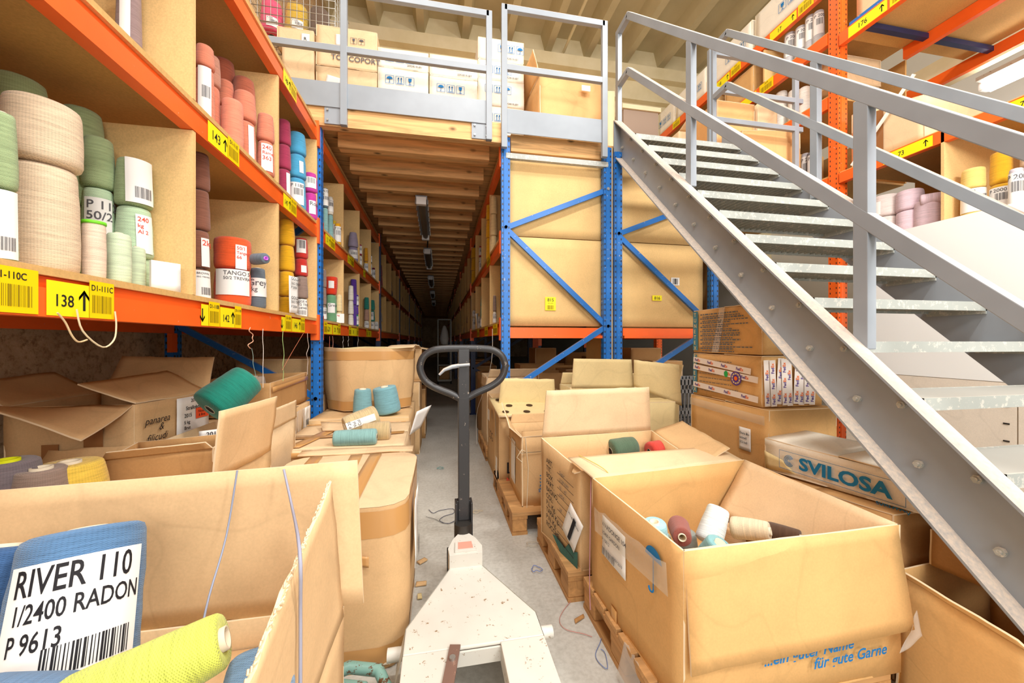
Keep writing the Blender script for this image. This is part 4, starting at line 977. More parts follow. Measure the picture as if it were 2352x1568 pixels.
def tub(label, poly, z0, z1, mat, closed=True, bands=(), seed=1, amp=.006, group=None, grow=0, tmat=None):
    cx = sum(p[0] for p in poly)/len(poly); cy = sum(p[1] for p in poly)/len(poly); n = len(poly); rows = 7
    # refine outline
    out = []
    for i in range(n):
        a, b = Vector(poly[i]), Vector(poly[(i+1) % n]); k = max(1, int((b-a).length/.06))
        out += [a.lerp(b, j/k) for j in range(k)]
    N = len(out); t = T('cardboard_box', label, 'cardboard box', (cx, cy, z0), group)
    def pos(p, z, off=0):
        v = Vector((p[0]-cx, p[1]-cy)); f = (z-z0)/(z1-z0); v = v*(1+grow*f+(.012*sin(pi*f)))
        if v.length: v = v+v.normalized()*off
        q = Vector((cx+v.x, cy+v.y, z)); k = noise.noise(q*6+Vector((seed, 0, 0)))*amp+noise.noise(q*17)*amp*.3
        return q+Vector((v.x, v.y, 0)).normalized()*k+Vector((0, 0, noise.noise(q*5)*amp*(1.2 if z == z1 else 0)))
    m = MB(); vs = [pos(p, z0+(z1-z0)*j/rows) for j in range(rows+1) for p in out]
    m.add(vs, [(j*N+i, j*N+(i+1) % N, (j+1)*N+(i+1) % N, (j+1)*N+i) for j in range(rows) for i in range(N)], 0, True)
    if not closed:
        vs = [pos(p, z0+(z1-z0)*j/rows, -.007) for j in range(rows+1) for p in out]
        o = len(m.v); m.add(vs, [(j*N+i, (j+1)*N+i, (j+1)*N+(i+1) % N, j*N+(i+1) % N) for j in range(rows) for i in range(N)], 1, True)
        m.add([m.v[rows*N+i].copy() for i in range(N)]+[m.v[o+rows*N+i].copy() for i in range(N)], [(i, (i+1) % N, N+(i+1) % N, N+i) for i in range(N)], 2)
    m.add([pos(p, z0) for p in out], [tuple(range(N))[::-1]], 0)
    part(t, 'box_body', m, [mat, CARDY, EDGE])
    if closed:
        m = MB(); top = [pos(p, z1)+Vector((0, 0, .001)) for p in out]; cc = Vector((cx, cy, z1+.004)); rings = [top]
        for k in (.75, .5, .25): rings.append([cc.lerp(p, k)+Vector((0, 0, noise.noise(p*3+Vector((k, 0, 0)))*.004)) for p in top])
        vs = [p for r_ in rings for p in r_]+[cc]; fs = [(j*N+i, j*N+(i+1) % N, (j+1)*N+(i+1) % N, (j+1)*N+i) for j in range(3) for i in range(N)]
        fs += [(3*N+i, 3*N+(i+1) % N, 4*N) for i in range(N)]; m.add(vs, fs, 0, True); part(t, 'lid', m, [CARDL])
    for a, b, mt in bands:
        m = MB(); vs = [pos(p, z, .002) for z in (a, (a+b)/2, b) for p in out]
        m.add(vs, [(j*N+i, j*N+(i+1) % N, (j+1)*N+(i+1) % N, (j+1)*N+i) for j in range(2) for i in range(N)], 0, True); part(t, 'tape', m, [mt], 'band of brown parcel tape')
    return t, pos
def pallet(label, x0, x1, y0, y1, mat=None, z=0, name='wooden_pallet', cat='pallet'):
    t = T(name, label, cat, ((x0+x1)/2, (y0+y1)/2, z)); mm = mat or PALLET
    for k in range(3):
        xx = [x0, (x0+x1)/2-.05, x1-.1][k]
        part(t, 'skid', MB().box(xx, xx+.1, y0, y1, z, z+.02), [mm]); part(t, 'stringer_board', MB().box(xx, xx+.1, y0, y1, z+.1, z+.12), [mm])
        for q in (y0+.002, (y0+y1)/2-.06, y1-.122): part(t, 'block', MB().box(xx+.002, xx+.098, q, q+.12, z+.02, z+.1), [mm], bevel=.006)
    n_ = 6
    for k in range(n_):
        q = y0+(y1-y0-.1)*k/(n_-1); part(t, 'deck_board', MB().box(x0, x1, q, q+.1, z+.12, z+.142), [mat or PALLETX], bevel=.002)
    return t
def lines_on(m, o, r, up, w, n_, gap, h, mi, seed=1, ragged=True):
    rn = random.Random(seed)
    for i in range(n_):
        ww = w*(rn.uniform(.6, 1) if ragged else 1); a = Vector(o)-Vector(up)*gap*i
        k = 0
        while k < ww:
            s_ = min(rn.uniform(.01, .035), ww-k); m.quad(a+Vector(r)*k, a+Vector(r)*(k+s_), a+Vector(r)*(k+s_)+Vector(up)*h, a+Vector(r)*k+Vector(up)*h, mi); k += s_+.006

# ---- big open box in the right foreground (L)
zt = .626; ZP = .142
L = [pt(1570, 1265, z=zt), pt(2068, 1205, z=zt), pt(1710, 1055, z=zt), pt(1360, 1097, z=zt)]
pallet('wooden pallet under the large open box in the right foreground', .66, 1.46, 1.0, 1.68)
t = carton('large open cardboard box with umbrella symbol and torn label in the right foreground', L, ZP, KRAFT,
   flaps={0: dict(len=.345, ang=176, amp=.006, skew=.0, len2=.315, ang2=172), 2: dict(len=.19, ang=84, ang2=80, len2=.2, amp=.006, mat=CARDL, ragged=.008, skew=-.03), 1: dict(len=.24, len2=.3, ang=-158, ang2=-140, amp=.01, mat=CARDL, skew=.06)}, layer=.28, seedv=3)
lf = (L[3]-L[0]); r_ = -lf.normalized(); nl = r_.cross(Zv)      # left face, read from back to front
o = pv(1386, 1272, L[3], L[0], .006)
sheet(t, o+Zv*.005, r_, .19, .16, [('WARDONGE 104', .018, .06, .78), ('1/2400 GARDON', .014, .06, .58), ('P 10812', .014, .06, .4), ('||', .03, .06, .06), ('10/09/2019', .012, .52, .2)], GREYINK, label='torn white label with printed text', amp=.006)
m = MB(); uo = pv(1506, 1318, L[3], L[0], .009)
pts = [uo+r_*(.045*cos(pi*i/12))+Zv*(.05+.038*sin(pi*i/12)) for i in range(13)]; m.add(pts, [tuple(range(13))], 0)
q = uo+Zv*.05; m.quad(q-r_*.003, q+r_*.003, q+r_*.003-Zv*.1, q-r_*.003-Zv*.1); q = q-Zv*.1
hk = [q+r_*(-.012+.012*cos(-pi*i/8))+Zv*(.012*sin(-pi*i/8)) for i in range(9)]
m.tube([p+nl*.0 for p in hk], .003, 5); part(t, 'umbrella_symbol', m, [BLUEINK], 'printed blue umbrella')
n_ = NT('clear_tape'); n_.b.inputs['Alpha'].default_value = .22; CLEAR = n_.set(lin((236, 226, 206)), .12, 0, .8)
PLASTIC_ = NT('thin_plastic'); PLASTIC_.b.inputs['Alpha'].default_value = .28; PLASTIC = PLASTIC_.set(lin((236, 230, 220)), .2, 0, .8)
m = MB(); q0 = pv(1372, 1190, L[3], L[0], .012); q1 = pv(1540, 1330, L[3], L[0], .012); d_ = (q1-q0).normalized(); k_ = nl.cross(d_)*.05
m.panel(q0-k_, q1-k_, q1+k_, q0+k_, .0005, 10, 3, .003, 2, ragged=.02); part(t, 'clear_tape', m, [CLEAR], 'crinkled strip of clear tape')
m = MB(); ff = (L[1]-L[0]).normalized(); nf = ff.cross(Zv)
o = pt(1745, 1532, y=L[0].y-.002)+nf*.01
fp = lambda u, v: (lambda k: k+nf*.004)(pt(u, v, y=L[0].y+.0-.008))
a = fp(1752, 1562); b = fp(1985, 1500)
m.text('...ein guter Name', fp(1752, 1528), Vector((1, 0, 0))*.99+Zv*.02, Zv, .034, 0, bold=.03, shear=.2)
m.text('f\u00fcr gute Garne', fp(1866, 1534), Vector((1, 0, 0))*.99+Zv*.02, Zv, .034, 0, bold=.03, shear=.2)
part(t, 'printed_text', m, [BLUEINK], 'blue printed German slogan')
m = MB(); q = pv(1405, 1385, L[3], L[0], .006); m.panel(q, q+r_*.05, q+r_*.05-Zv*.14, q-Zv*.14, .0005, 3, 3, 0); part(t, 'tape', m, [TAPE])
# yarn inside it
for lab, x, y, z, r, h, col, rot in (('pale blue wool cone with a white tag in the large open box', .83, 1.36, .456, .052, .13, (150, 196, 202), (.12, -.1, 0)),
    ('dusty red yarn cone lying in the large open box', .99, 1.45, .51, .042, .15, (150, 84, 74), (1.45, 0, -.5)), ('teal-blue yarn cone in front of the white one in the large open box', .95, 1.23, .46, .052, .12, (132, 180, 184), (.35, .25, 0)),
    ('shiny white yarn cone leaning in the large open box', 1.06, 1.36, .47, .05, .15, (218, 228, 228), (-.25, .6, 0)), ('cream yarn cone at the right of the pile in the large open box', 1.2, 1.4, .505, .044, .14, (226, 208, 176), (1.4, 0, .7)),
    ('dark brown yarn cone end peeping at the right of the large open box', 1.33, 1.36, .5, .036, .12, (90, 66, 50), (1.5, 0, .6)), ('pale cone under the blue one in the large open box', .82, 1.5, .336, .052, .115, (206, 210, 200), None),
    ('grey cone low in the middle of the large open box', 1.06, 1.5, .336, .052, .115, (160, 170, 168), None), ('beige cone low at the right of the large open box', 1.22, 1.33, .336, .052, .115, (206, 180, 140), None), ('mint cone low in the large open box', .94, 1.5, .336, .052, .115, (180, 200, 190), None),
    ('slate cone low in the large open box', .82, 1.34, .336, .052, .115, (120, 140, 150), None), ('rose cone low in the large open box', .96, 1.32, .336, .052, .115, (190, 140, 130), None), ('ivory cone low in the large open box', 1.09, 1.34, .336, .052, .115, (220, 210, 190), None), ('tan cone low at the back right of the large open box', 1.3, 1.5, .336, .052, .115, (196, 160, 120), None)):
    cone(lab, (x, y, z-.05), r, h, col, rot=rot, seed=len(lab) % 7, paper=dict(w=.04, z0=.5, z1=1, lines=[('', .3)]) if 'tag' in lab else None)
# ---- box behind it (M) with the ART / BAGNO list
zt = .68
M_ = [pt(1357, 1107, z=zt), Vector((1.32, 1.73, .6)), pt(1497, 988, z=zt), pt(1243, 1005, z=zt)]
M_[0] = Vector((.665, 1.72, .615))
pallet('wooden pallet with splintered edge under the box carrying the printed list', .6, 1.34, 1.72, 2.3)
t = carton('open cardboard box with a printed list and a white sheet on its left side', M_, ZP, CARD, flaps={2: dict(len=.27, ang=-3, amp=.008, mat=CARDL), 1: dict(len=.2, ang=70, from_=.1, amp=.01, to=.96), 3: dict(len=.03, ang=120, **{'from': .85})}, layer=.47, seedv=5)
r_ = (M_[0]-M_[3]).normalized(); nl = r_.cross(Zv); bo = M_[3]+nl*.011; m = MB(); lw = (M_[0]-M_[3]).length
txt = ['ART. Sagar', 'TIT. 2/28 NM', 'BOX N.   45', 'PART.  6456', 'BAGNO.', 'COL:  28', 'P.L. Kg.', 'TARA Kg.  23', 'P.N. Kg.', 'ROCCHE.']
for i, s_ in enumerate(txt):
    q = bo+r_*(lw*.2)-Zv*(.1+i*.038); m.text(s_.split(' ')[0]+(' '+s_.split(' ')[1] if 'Kg' in s_ else ''), q, r_, Zv, .026, 0, bold=.02, squash=.95)
    m.quad(q+r_*.12-Zv*.003, q+r_*.28-Zv*.003, q+r_*.28, q+r_*.12, 0)
    rest = s_.split(' ', 2 if 'Kg' in s_ else 1)[-1].strip()
    if 'Kg' in s_ and len(s_.split()) < 3: rest = ''
    if rest and s_ != rest: m.text(rest, q+r_*.14+Zv*.002, r_, Zv, .018, 1, shear=.3)
part(t, 'printed_text', m, [INK, GREYINK], 'printed packing list with handwriting')
q = bo+r_*(lw*.62)-Zv*.36; uu = (Zv*.9+r_*.42).normalized(); rr = uu.cross(nl)*-1; rr = (r_*.9-Zv*.42).normalized()
m = MB(); m.panel(q, q+rr*.13, q+rr*.13+uu*.18, q+uu*.18, .0008, 6, 6, .004, 3)
m.text('W/1/8/Unidress', q+nl*.008+uu*.13+rr*.012, rr, uu, .012, 1, bold=.01); e = q+nl*.008
m.quad(e+rr*.06+uu*.02, e+rr*.085+uu*.02, e+rr*.085+uu*.15, e+rr*.06+uu*.15, 1); part(t, 'paper_sheet', m, [PAPER, INK], 'white sheet with a dark bar')
m = MB(); q = M_[0]+nl*.012-Zv*.5+Vector((0, .02, 0)); g_ = [q, q-r_*-.0, q-r_*.16, q-r_*.25+Zv*.045, q-r_*.2+Zv*.06, q-r_*.12+Zv*.05, q-r_*.08+Zv*.1, q-r_*.03+Zv*.09, q+Zv*.11]
m.add(g_, [tuple(range(len(g_)))[::-1]], 0); part(t, 'tear', m, [yarn((22, 92, 78))], 'tear in the board showing dark green yarn')
for lab, u, v, col, r in (('dark green wool cone lying in the box behind the large open one', 1430, 1028, (84, 106, 84), .07), ('red wool cone barely showing in the box behind the large open one', 1520, 1030, (208, 70, 60), .06)):
    p = pt(u, v, z=.6); cone(lab, (p.x-.07, p.y+.02, .575), r, .17, col, rot=(.1, 1.45, .2))
cone('cone standing low inside the box behind the large open one', (1.05, 2.05, .475), .06, .1, (190, 186, 170))
# ---- strapped carton on the small pallet (N)
pallet('small wooden pallet standing on the aisle floor under the tied carton', .46, 1.02, 2.38, 2.95)
N_ = rect4(.54, .95, 2.46, 2.9, .6)
t = carton('tied brown carton with blue print standing on the small pallet', N_, ZP, CARD, flaps={3: dict(len=.18, ang=20, ang2=50, len2=.1), 2: dict(len=.07, ang=20), 0: dict(len=.12, ang=-85)}, seedv=7)
m = MB()
lines_on(m, Vector((.66, 2.451, .34)), Vector((1, 0, 0)), Zv, .16, 5, .022, .008, 0, 3); m.text('AMERICAN', (.66, 2.452, .27), (1, 0, 0), Zv, .022, 0, bold=.02); m.text('STANDARD', (.65, 2.452, .235), (1, 0, 0), Zv, .022, 0, bold=.02)
part(t, 'printed_text', m, [BLUEINK], 'blue print')
m = MB(); hz = .5
m.tube([(.53, 2.45, hz), (.955, 2.45, hz+.01), (.955, 2.91, hz), (.53, 2.91, hz), ], .003, 6, closed=True); m.tube([(.57, 2.447, .14), (.58, 2.447, .4), (.56, 2.447, .6)], .003, 6); m.tube([(.56, 2.445, hz+.01), (.53, 2.42, hz+.03), (.5, 2.43, hz-.02), (.54, 2.44, hz-.06)], .003, 6)
part(t, 'string', m, [plain('pale_string', (226, 208, 176), .8)], 'pale string tied round the carton')
sheet(t, (.533, 2.8, .22), (0, -1, 0), .14, .3, [('', .01, .1, .1)], label='blank white sheet')
# ---- long carton with perforated tray (O) and its neighbours
pallet('blue-blocked pallet under the long carton printed with red letters', .46, 1.03, 2.965, 3.24)
O_ = [Vector((.47, 2.98, .66)), Vector((1.02, 3.0, .64)), Vector((1.02, 3.23, .66)), Vector((.5, 3.23, .68))]
carton('open carton standing behind the lower end of the blue post', rect4(.5, 1.02, 3.4, 3.88, .7), 0, CARD, flaps={1: dict(len=.12, ang=50)}, seedv=9)
t = carton('tall carton with red and black letters carrying a perforated cardboard tray', O_, .142, CARD, flaps={2: dict(len=.24, ang=-4, mat=CARDY), 1: dict(len=.15, ang=60)}, seedv=4, layer=.5)
m = MB(); m.text('L', (.52, 2.945, .2), (1, 0, 0), Zv, .09, 0, bold=.01); m.text('N', (.52, 2.945, .12), (1, 0, 0), Zv, .05, 1, bold=.01); m.text('LOG', (.462, 3.5, .36), (0, -1, 0), Zv, .08, 0)
m.quad((.461, 3.62, .5), (.461, 3.48, .5), (.461, 3.48, .6), (.461, 3.62, .6), 2); m.quad((.461, 3.1, .1), (.461, 3.02, .1), (.461, 3.02, .3), (.461, 3.1, .3), 2)
part(t, 'printed_text', m, [INK, REDINK, PAPER], 'black and red print')
def tray(label, o, r, d, w, dp, nx, ny):
    m = MB(); o = Vector(o); r = Vector(r).normalized(); d = Vector(d).normalized(); n_ = r.cross(d).normalized()
    m.panel(o, o+r*w, o+r*w+d*dp, o+d*dp, .012, 10, 8, .006, 3, 0, 1, .02)
    for i in range(nx):
        for j in range(ny):
            c = o+r*(w*(i+.5+(.25 if j % 2 else -.1))/nx)+d*(dp*(j+.5)/ny)+n_*.019
            m.add([c+r*(.028*cos(2*pi*k/16))+d*(.026*sin(2*pi*k/16)) for k in range(16)], [tuple(range(16))], 2)
    solo('perforated_tray', label, 'cardboard tray', m, [CARDY, EDGE, plain('dark_hole', (70, 48, 28), .9)], o)
tray('perforated cardboard spool tray lying on the tall carton', pt(1150, 962, y=2.98)+Vector((-.02, -.03, .02)), (1, .0, -.02), (-.05, 1, .2), .52, .42, 3, 3)
tray('perforated cardboard spool tray under the pale flaps', (1.3, 2.62, .72), (1, 0, 0), (0, 1, .05), .4, .3, 3, 2)
O2 = rect4(.5, 1.1, 3.95, 4.5, .86)
t = carton('tall open carton deeper in the aisle beside the blue post', O2, .142, CARDL, flaps={0: dict(len=.1, ang=30), 3: dict(len=.12, ang=175)}, layer=.7)
pallet('pallet under the tall open carton deeper in the aisle', .48, 1.2, 3.92, 4.7)
for i, (x, y, lab) in enumerate(((.62, 4.05, 'lime green yarn cone standing in the deeper open carton, nearest the aisle'), (.85, 4.1, 'olive lime cone in the deeper open carton behind the brace'), (1.0, 4.12, 'second olive lime cone in the deeper open carton'))):
    cone(lab, (x, y, .705), .07 if i else .05, .2, (190, 190, 90) if i == 0 else (170, 176, 96))
carton('carton far along the right side of the aisle floor', rect4(.55, 1.1, 4.9, 5.5, .8), 0, CARDD, closed=True)
# ---- pale flap carton (Q) and boxes behind
t = carton('open carton with tall pale flaps standing upright under panel 815', [pt(1310, 890, y=2.95), pt(1560, 890, y=2.95), pt(1560, 890, y=2.95)+Vector((0, .28, 0)), pt(1310, 890, y=2.95)+Vector((0, .28, 0))], .0, CARDY, flaps={0: [dict(len=.235, ang=-2, to=.57, amp=.004, ragged=0), ], 2: dict(len=.1, ang=0), 1: dict(len=.2, ang=15)}, seedv=2)
a = pt(1456, 826, y=2.9); b = pt(1560, 838, y=2.75); c_ = pt(1566, 932, y=2.7); d_ = pt(1456, 886, y=2.9)
part(t, 'flap', MB().panel(d_, c_, b, a, .006, 10, 8, .008, 4, 0, 1, .006), [CARDY, EDGE], 'pale flap bent towards the viewer')
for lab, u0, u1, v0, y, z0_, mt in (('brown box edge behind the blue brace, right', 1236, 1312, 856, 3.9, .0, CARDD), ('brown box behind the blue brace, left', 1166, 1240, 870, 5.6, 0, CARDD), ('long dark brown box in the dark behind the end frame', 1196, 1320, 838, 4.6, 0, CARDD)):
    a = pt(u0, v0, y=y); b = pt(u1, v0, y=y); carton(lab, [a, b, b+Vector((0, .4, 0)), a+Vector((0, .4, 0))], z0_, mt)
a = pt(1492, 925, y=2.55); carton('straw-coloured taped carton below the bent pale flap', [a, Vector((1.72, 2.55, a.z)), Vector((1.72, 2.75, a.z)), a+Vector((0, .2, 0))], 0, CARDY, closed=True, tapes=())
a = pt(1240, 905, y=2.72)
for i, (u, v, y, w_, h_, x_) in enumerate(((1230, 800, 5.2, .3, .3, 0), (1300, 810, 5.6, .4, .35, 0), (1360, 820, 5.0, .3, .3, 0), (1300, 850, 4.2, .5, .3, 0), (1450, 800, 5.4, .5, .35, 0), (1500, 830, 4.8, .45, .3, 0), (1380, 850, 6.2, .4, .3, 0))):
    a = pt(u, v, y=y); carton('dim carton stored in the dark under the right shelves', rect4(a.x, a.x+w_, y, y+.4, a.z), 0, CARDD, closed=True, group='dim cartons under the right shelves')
# grey plastic crate
p0 = pt(1560, 872, y=2.96); t = T('plastic_crate', 'grey slatted plastic crate between the pale flaps and the taped stack', 'crate', (p0.x+.2, 3.2, .3))
m = MB(); x0, x1, y0, y1, zb_, ztp = p0.x-.02, p0.x+.4, 2.96, 3.24, .5, p0.z
for (a, b) in (((x0, y0), (x1, y0)), ((x0, y0), (x0, y1)), ((x1, y0), (x1, y1)), ((x0, y1), (x1, y1))):
    for z in (zb_+.01, zb_+.12, ztp-.1, ztp-.02): m.bar((a[0], a[1], z), (b[0], b[1], z), .012, .03 if z < ztp-.05 else .05)
    for k in range(13): q = Vector((a[0], a[1], 0)).lerp(Vector((b[0], b[1], 0)), k/12); m.bar((q.x, q.y, zb_), (q.x, q.y, ztp), .01, .012)
m.box(x0, x1, y0, y1, zb_, zb_+.01); part(t, 'lattice', m, [plain('grey_plastic', (140, 142, 146), .4)])
carton('plain carton under the grey plastic crate', rect4(x0, x1, y0, y1, .495), 0, CARDD, closed=True)
# ---- stack beneath the stairs (T1..T3) and the white SVILOSA box
XT = 1.755
def tcar(label, z0_, z1_, y0=1.815, y1=2.39, x1=2.15, mat=KRAFT, x0=XT, **k):
    return carton(label, rect4(x0, x1, y0, y1, z1_), z0_, mat, closed=True, **k)
t3 = tcar('wide brown carton at the base of the stack beneath the stairs', 0, .855, y0=1.77, y1=2.42, x1=2.2)
sheet(t3, (XT-.009, 1.97, .6), (0, -1, 0), .085, .13, [('Dora Blu', .014, .1, .7), ('schnell', .014, .1, .5), ('3/2 hell', .014, .1, .3)], label='white handwritten note')
m = MB().panel((XT-.009, 2.42, .79), (XT-.009, 1.79, .77), (XT-.009, 1.79, .82), (XT-.009, 2.42, .84), .0006, 10, 2, .002); part(t3, 'tape', m, [CLEAR], 'crinkled clear tape')
t2_ = tcar('carton wrapped in FedEx tape, middle of the stack beneath the stairs'.replace('FedEx', 'courier'), .866, 1.145)
m = MB(); rn = random.Random(4); r_ = Vector((0, -1, 0)); X_ = XT-.0095
m.quad((X_, 2.385, .88), (X_, 2.345, .88), (X_, 2.345, 1.14), (X_, 2.385, 1.14), 0)
for i, s_ in enumerate('TUNETEX'): m.text(s_, (X_-.001, 2.378, 1.112-i*.037), r_, Zv, .026, 2, bold=.03)
lines_on(m, (X_, 2.32, 1.1), r_, Zv, .4, 8, .028, .006, 1, 7)
part(t2_, 'printed_text', m, [plain('teal_print', (70, 130, 150), .7), plain('faded_print', (130, 112, 92), .7), CARDY], 'blue-grey printed panel')
def fedex(t, o, r, up, w, n_, h=.018, seed=1, vertical=False):
    m = MB(); o = Vector(o); r = Vector(r).normalized(); up = Vector(up).normalized(); nn = r.cross(up)
    m.quad(o, o+r*w, o+r*w+up*h*2, o+up*h*2, 0)
    for i in range(n_):
        q = o+r*(w*(i+.12)/n_)+up*h*.55+nn*.0012; k = m.text('Fed', q, r, up, h, 1, bold=.03, squash=.9); m.text('Ex', q+r*(k+.001), r, up, h, 2, bold=.03, squash=.9)
    part(t, 'tape', m, [plain('white_tape', (236, 226, 218), .3), PURPLE, ORPRINT], 'white tape with purple and orange print')
fedex(t2_, (X_-.002, 2.38, 1.09), (0, -1, -.1), (0, -.1, 1), .5, 4); fedex(t2_, (X_-.0025, 2.38, 1.04), (0, -1, -.08), (0, -.08, 1), .55, 4); fedex(t2_, (X_-.002, 2.38, .92), (0, -1, -.06), (0, -.06, 1), .55, 4)
for i in range(9): k_ = rn.uniform(-.07, .07); fedex(t2_, (1.8+.036*i, 1.804-.0009*(i*5 % 9), .872+.012*rn.random()), (k_, 0, 1), (-1, 0, k_), .255, 2+i % 2, .017+.004*rn.random())
m = MB(); c = Vector((X_-.004, 2.07, 1.03)); m.add([c+r_*.016*cos(2*pi*i/20)+Zv*.02*sin(2*pi*i/20) for i in range(20)], [tuple(range(20))]); part(t2_, 'sticker', m, [plain('green_sticker', (40, 170, 80), .5)], 'round green sticker')
m = MB(); c = Vector((X_-.0035, 1.99, 1.01))
for q_, (ra, mi) in enumerate(((.042, 0), (.034, 1), (.024, 0), (.013, 2))): m.add([c+r_*ra*cos(2*pi*i/28)+Zv*ra*sin(2*pi*i/28)+Vector((-.0006*q_, 0, 0)) for i in range(28)], [tuple(range(28))], mi)
for i in range(10): a_ = 2*pi*i/10; m.add([c+r_*(.029*cos(a_+k))+Zv*(.029*sin(a_+k))+r_*(o_*cos(a_+k))+Zv*(o_*sin(a_+k))+Vector((-.0012, 0, 0)) for k, o_ in ((-.12, -.003), (.12, -.003), (.12, .003), (-.12, .003))], [(0, 1, 2, 3)], 0)
part(t2_, 'round_stamp', m, [PURPLE, CARDY, ORPRINT], 'round purple and orange stamp')
t1_ = tcar('brown carton with rows of blue print on top of the stack beneath the stairs', 1.156, 1.44)
m = MB(); m.quad((X_, 2.385, 1.17), (X_, 2.335, 1.17), (X_, 2.335, 1.435), (X_, 2.385, 1.435), 0)
for i, s_ in enumerate('TUNETEX'): m.text(s_, (X_-.001, 2.375, 1.4-i*.038), r_, Zv, .026, 2, bold=.03)
lines_on(m, (X_, 2.31, 1.405), r_, Zv, .42, 9, .028, .008, 1, 9); lines_on(m, (X_-.0003, 2.29, 1.39), r_, Zv, .42, 9, .028, .006, 1, 11)
part(t1_, 'printed_text', m, [plain('teal_print', (70, 130, 150)), plain('blue_grey_print', (96, 104, 112), .7), CARDY], 'blue-grey printed panel')
m = MB().panel((X_-.001, 2.2, 1.16), (X_-.001, 2.14, 1.16), (X_-.001, 2.08, 1.44), (X_-.001, 2.13, 1.44), .001, 6, 14, .006, 4, ragged=.02); part(t1_, 'torn_tape', m, [PLASTIC], 'torn strip of plastic tape')
# white SVILOSA box
U = [Vector((1.69, .975, .742)), Vector((1.96, .975, .765)), Vector((1.96, 1.74, .745)), Vector((1.69, 1.73, .719))]
t = carton('white carton with large blue lettering leaning on the boxes beneath the stairs', U, [.622, .63, .565, .558], CARDW, closed=True, seedv=8)
a0 = U[3]; r_ = (U[0]-U[3]).normalized(); uf = Vector((0, 0, 1)); X0 = 1.6785; m = MB()
def uq(s_, h_): p = U[3].lerp(U[0], s_); return Vector((X0, p.y, p.z-h_))
m.text('SVILOSA', uq(.27, .1), r_, uf, .056, 0, bold=.05, squash=1.3)
for w_ in (.0,):
    a, b, c, d = uq(.13, .12), uq(.83, .115), uq(.83, .03), uq(.13, .033)
    for p, q in ((a, b), (b, c), (c, d), (d, a)): m.tube([p, q], .0009, 4)
for k in range(4): m.tube([uq(.2, .076)+r_*(.026-.0055*k)*cos(radians(a))+uf*(.026-.0055*k)*sin(radians(a)) for a in range(35, 330, 15)], .0013, 4)
m.text('SVISHTOV', uq(.7, .14), r_, uf, .014, 0, bold=.03, squash=1.3)
part(t, 'printed_text', m, [plain('lettering_blue', (24, 120, 170), .6)], 'blue printed brand lettering and spiral logo')
m = MB().panel(uq(.02, .15), uq(.25, .13), uq(.15, .08), uq(.01, .06), .0005, 6, 3, .001); part(t, 'tape', m, [CARDY], 'strip of yellowed tape')
carton('dark brown box lying under the white printed carton', [Vector((1.62, 1.1, .6)), Vector((2.1, 1.1, .6)), Vector((2.1, 1.72, .545)), Vector((1.62, 1.72, .545))], 0, CARDD, closed=True)
W_ = [Vector((1.56, .74, .40)), Vector((2.05, .74, .40)), Vector((2.05, 1.08, .44)), Vector((1.555, 1.05, .44))]
t = carton('creased open box in the bottom right corner behind the large open box', W_, 0, KRAFT, flaps={3: dict(len=.02, ang=30)}, amp=.012, seedv=6)
carton('crumpled brown box lying beneath the stair stringer', [Vector((1.72, .8, .57)), Vector((2.04, .82, .57)), Vector((2.02, 1.05, .58)), Vector((1.7, 1.04, .57))], .447, CARDD, closed=True, amp=.014)
# ---- platform goods
def pbox(label, u0, u1, v0, v1, y, dp=.35, mat=None, z0=None, extra=None, **k):
    a = pt(u0, (v0+v1)/2, y=y); b = pt(u1, (v0+v1)/2, y=y); um = (u0+u1)/2
    zt_ = pt(um, v0, y=y).z; zb_ = pt(um, v1, y=y).z if z0 is None else z0
    t = carton(label, rect4(a.x, b.x, y, y+dp, zt_), zb_+.002, mat or CARDL, closed=True, **k)
    return t, a.x, b.x, zb_, zt_
def face_text(t, x, y, z, s_, h, mat, name='printed_text', **k):
    m = MB(); m.text(s_, (x, y-.009, z), (1, 0, 0), Zv, h, 0, bold=.02, **k); part(t, name, m, [mat], 'print')
YP = 3.8; DZ = 3.08
t, x0, x1, zb_, zz = pbox('plain cream carton on the platform behind the left end of the toe board', 648, 720, 112, 330, YP, z0=DZ)
t, x0, x1, zb_, zz = pbox('low carton under the wire basket on the platform', 636, 720, 66, 111, YP); sheet(t, (x1-.1, YP-.009, zb_+.05), (1, 0, 0), .07, .09, [('R', .03, .3, .3)])
t, x0, x1, z2, zz = pbox('carton at the foot of the brown stack on the platform', 726, 866, 160, 330, YP, z0=DZ); sheet(t, (x0+.08, YP-.009, zz-.16), (1, 0, -.2), .12, .09, [('', .01, .1, .1)], up=(.2, 0, 1))
t, x0, x1, zb_, z3 = pbox('carton printed TOP COPORT in the brown stack on the platform', 726, 866, 119, 158, YP); face_text(t, x0+.13, YP, (zb_+z3)/2-.01, 'TOP COPORT', .05, GREYINK)
t, x0, x1, zb_, z3 = pbox('carton with a white label on top of the brown stack on the platform', 726, 866, 66, 117, YP); sheet(t, (x0+.17, YP-.009, zb_+.04), (1, 0, 0), .1, .1, [('', .01, .1, .1)])
m = MB(); symbols(m, (x0+.3, YP-.009, zb_+.07), (1, 0, 0), .055, 0, 'gu'); part(t, 'handling_symbols', m, [GREYINK], 'grey handling symbols')
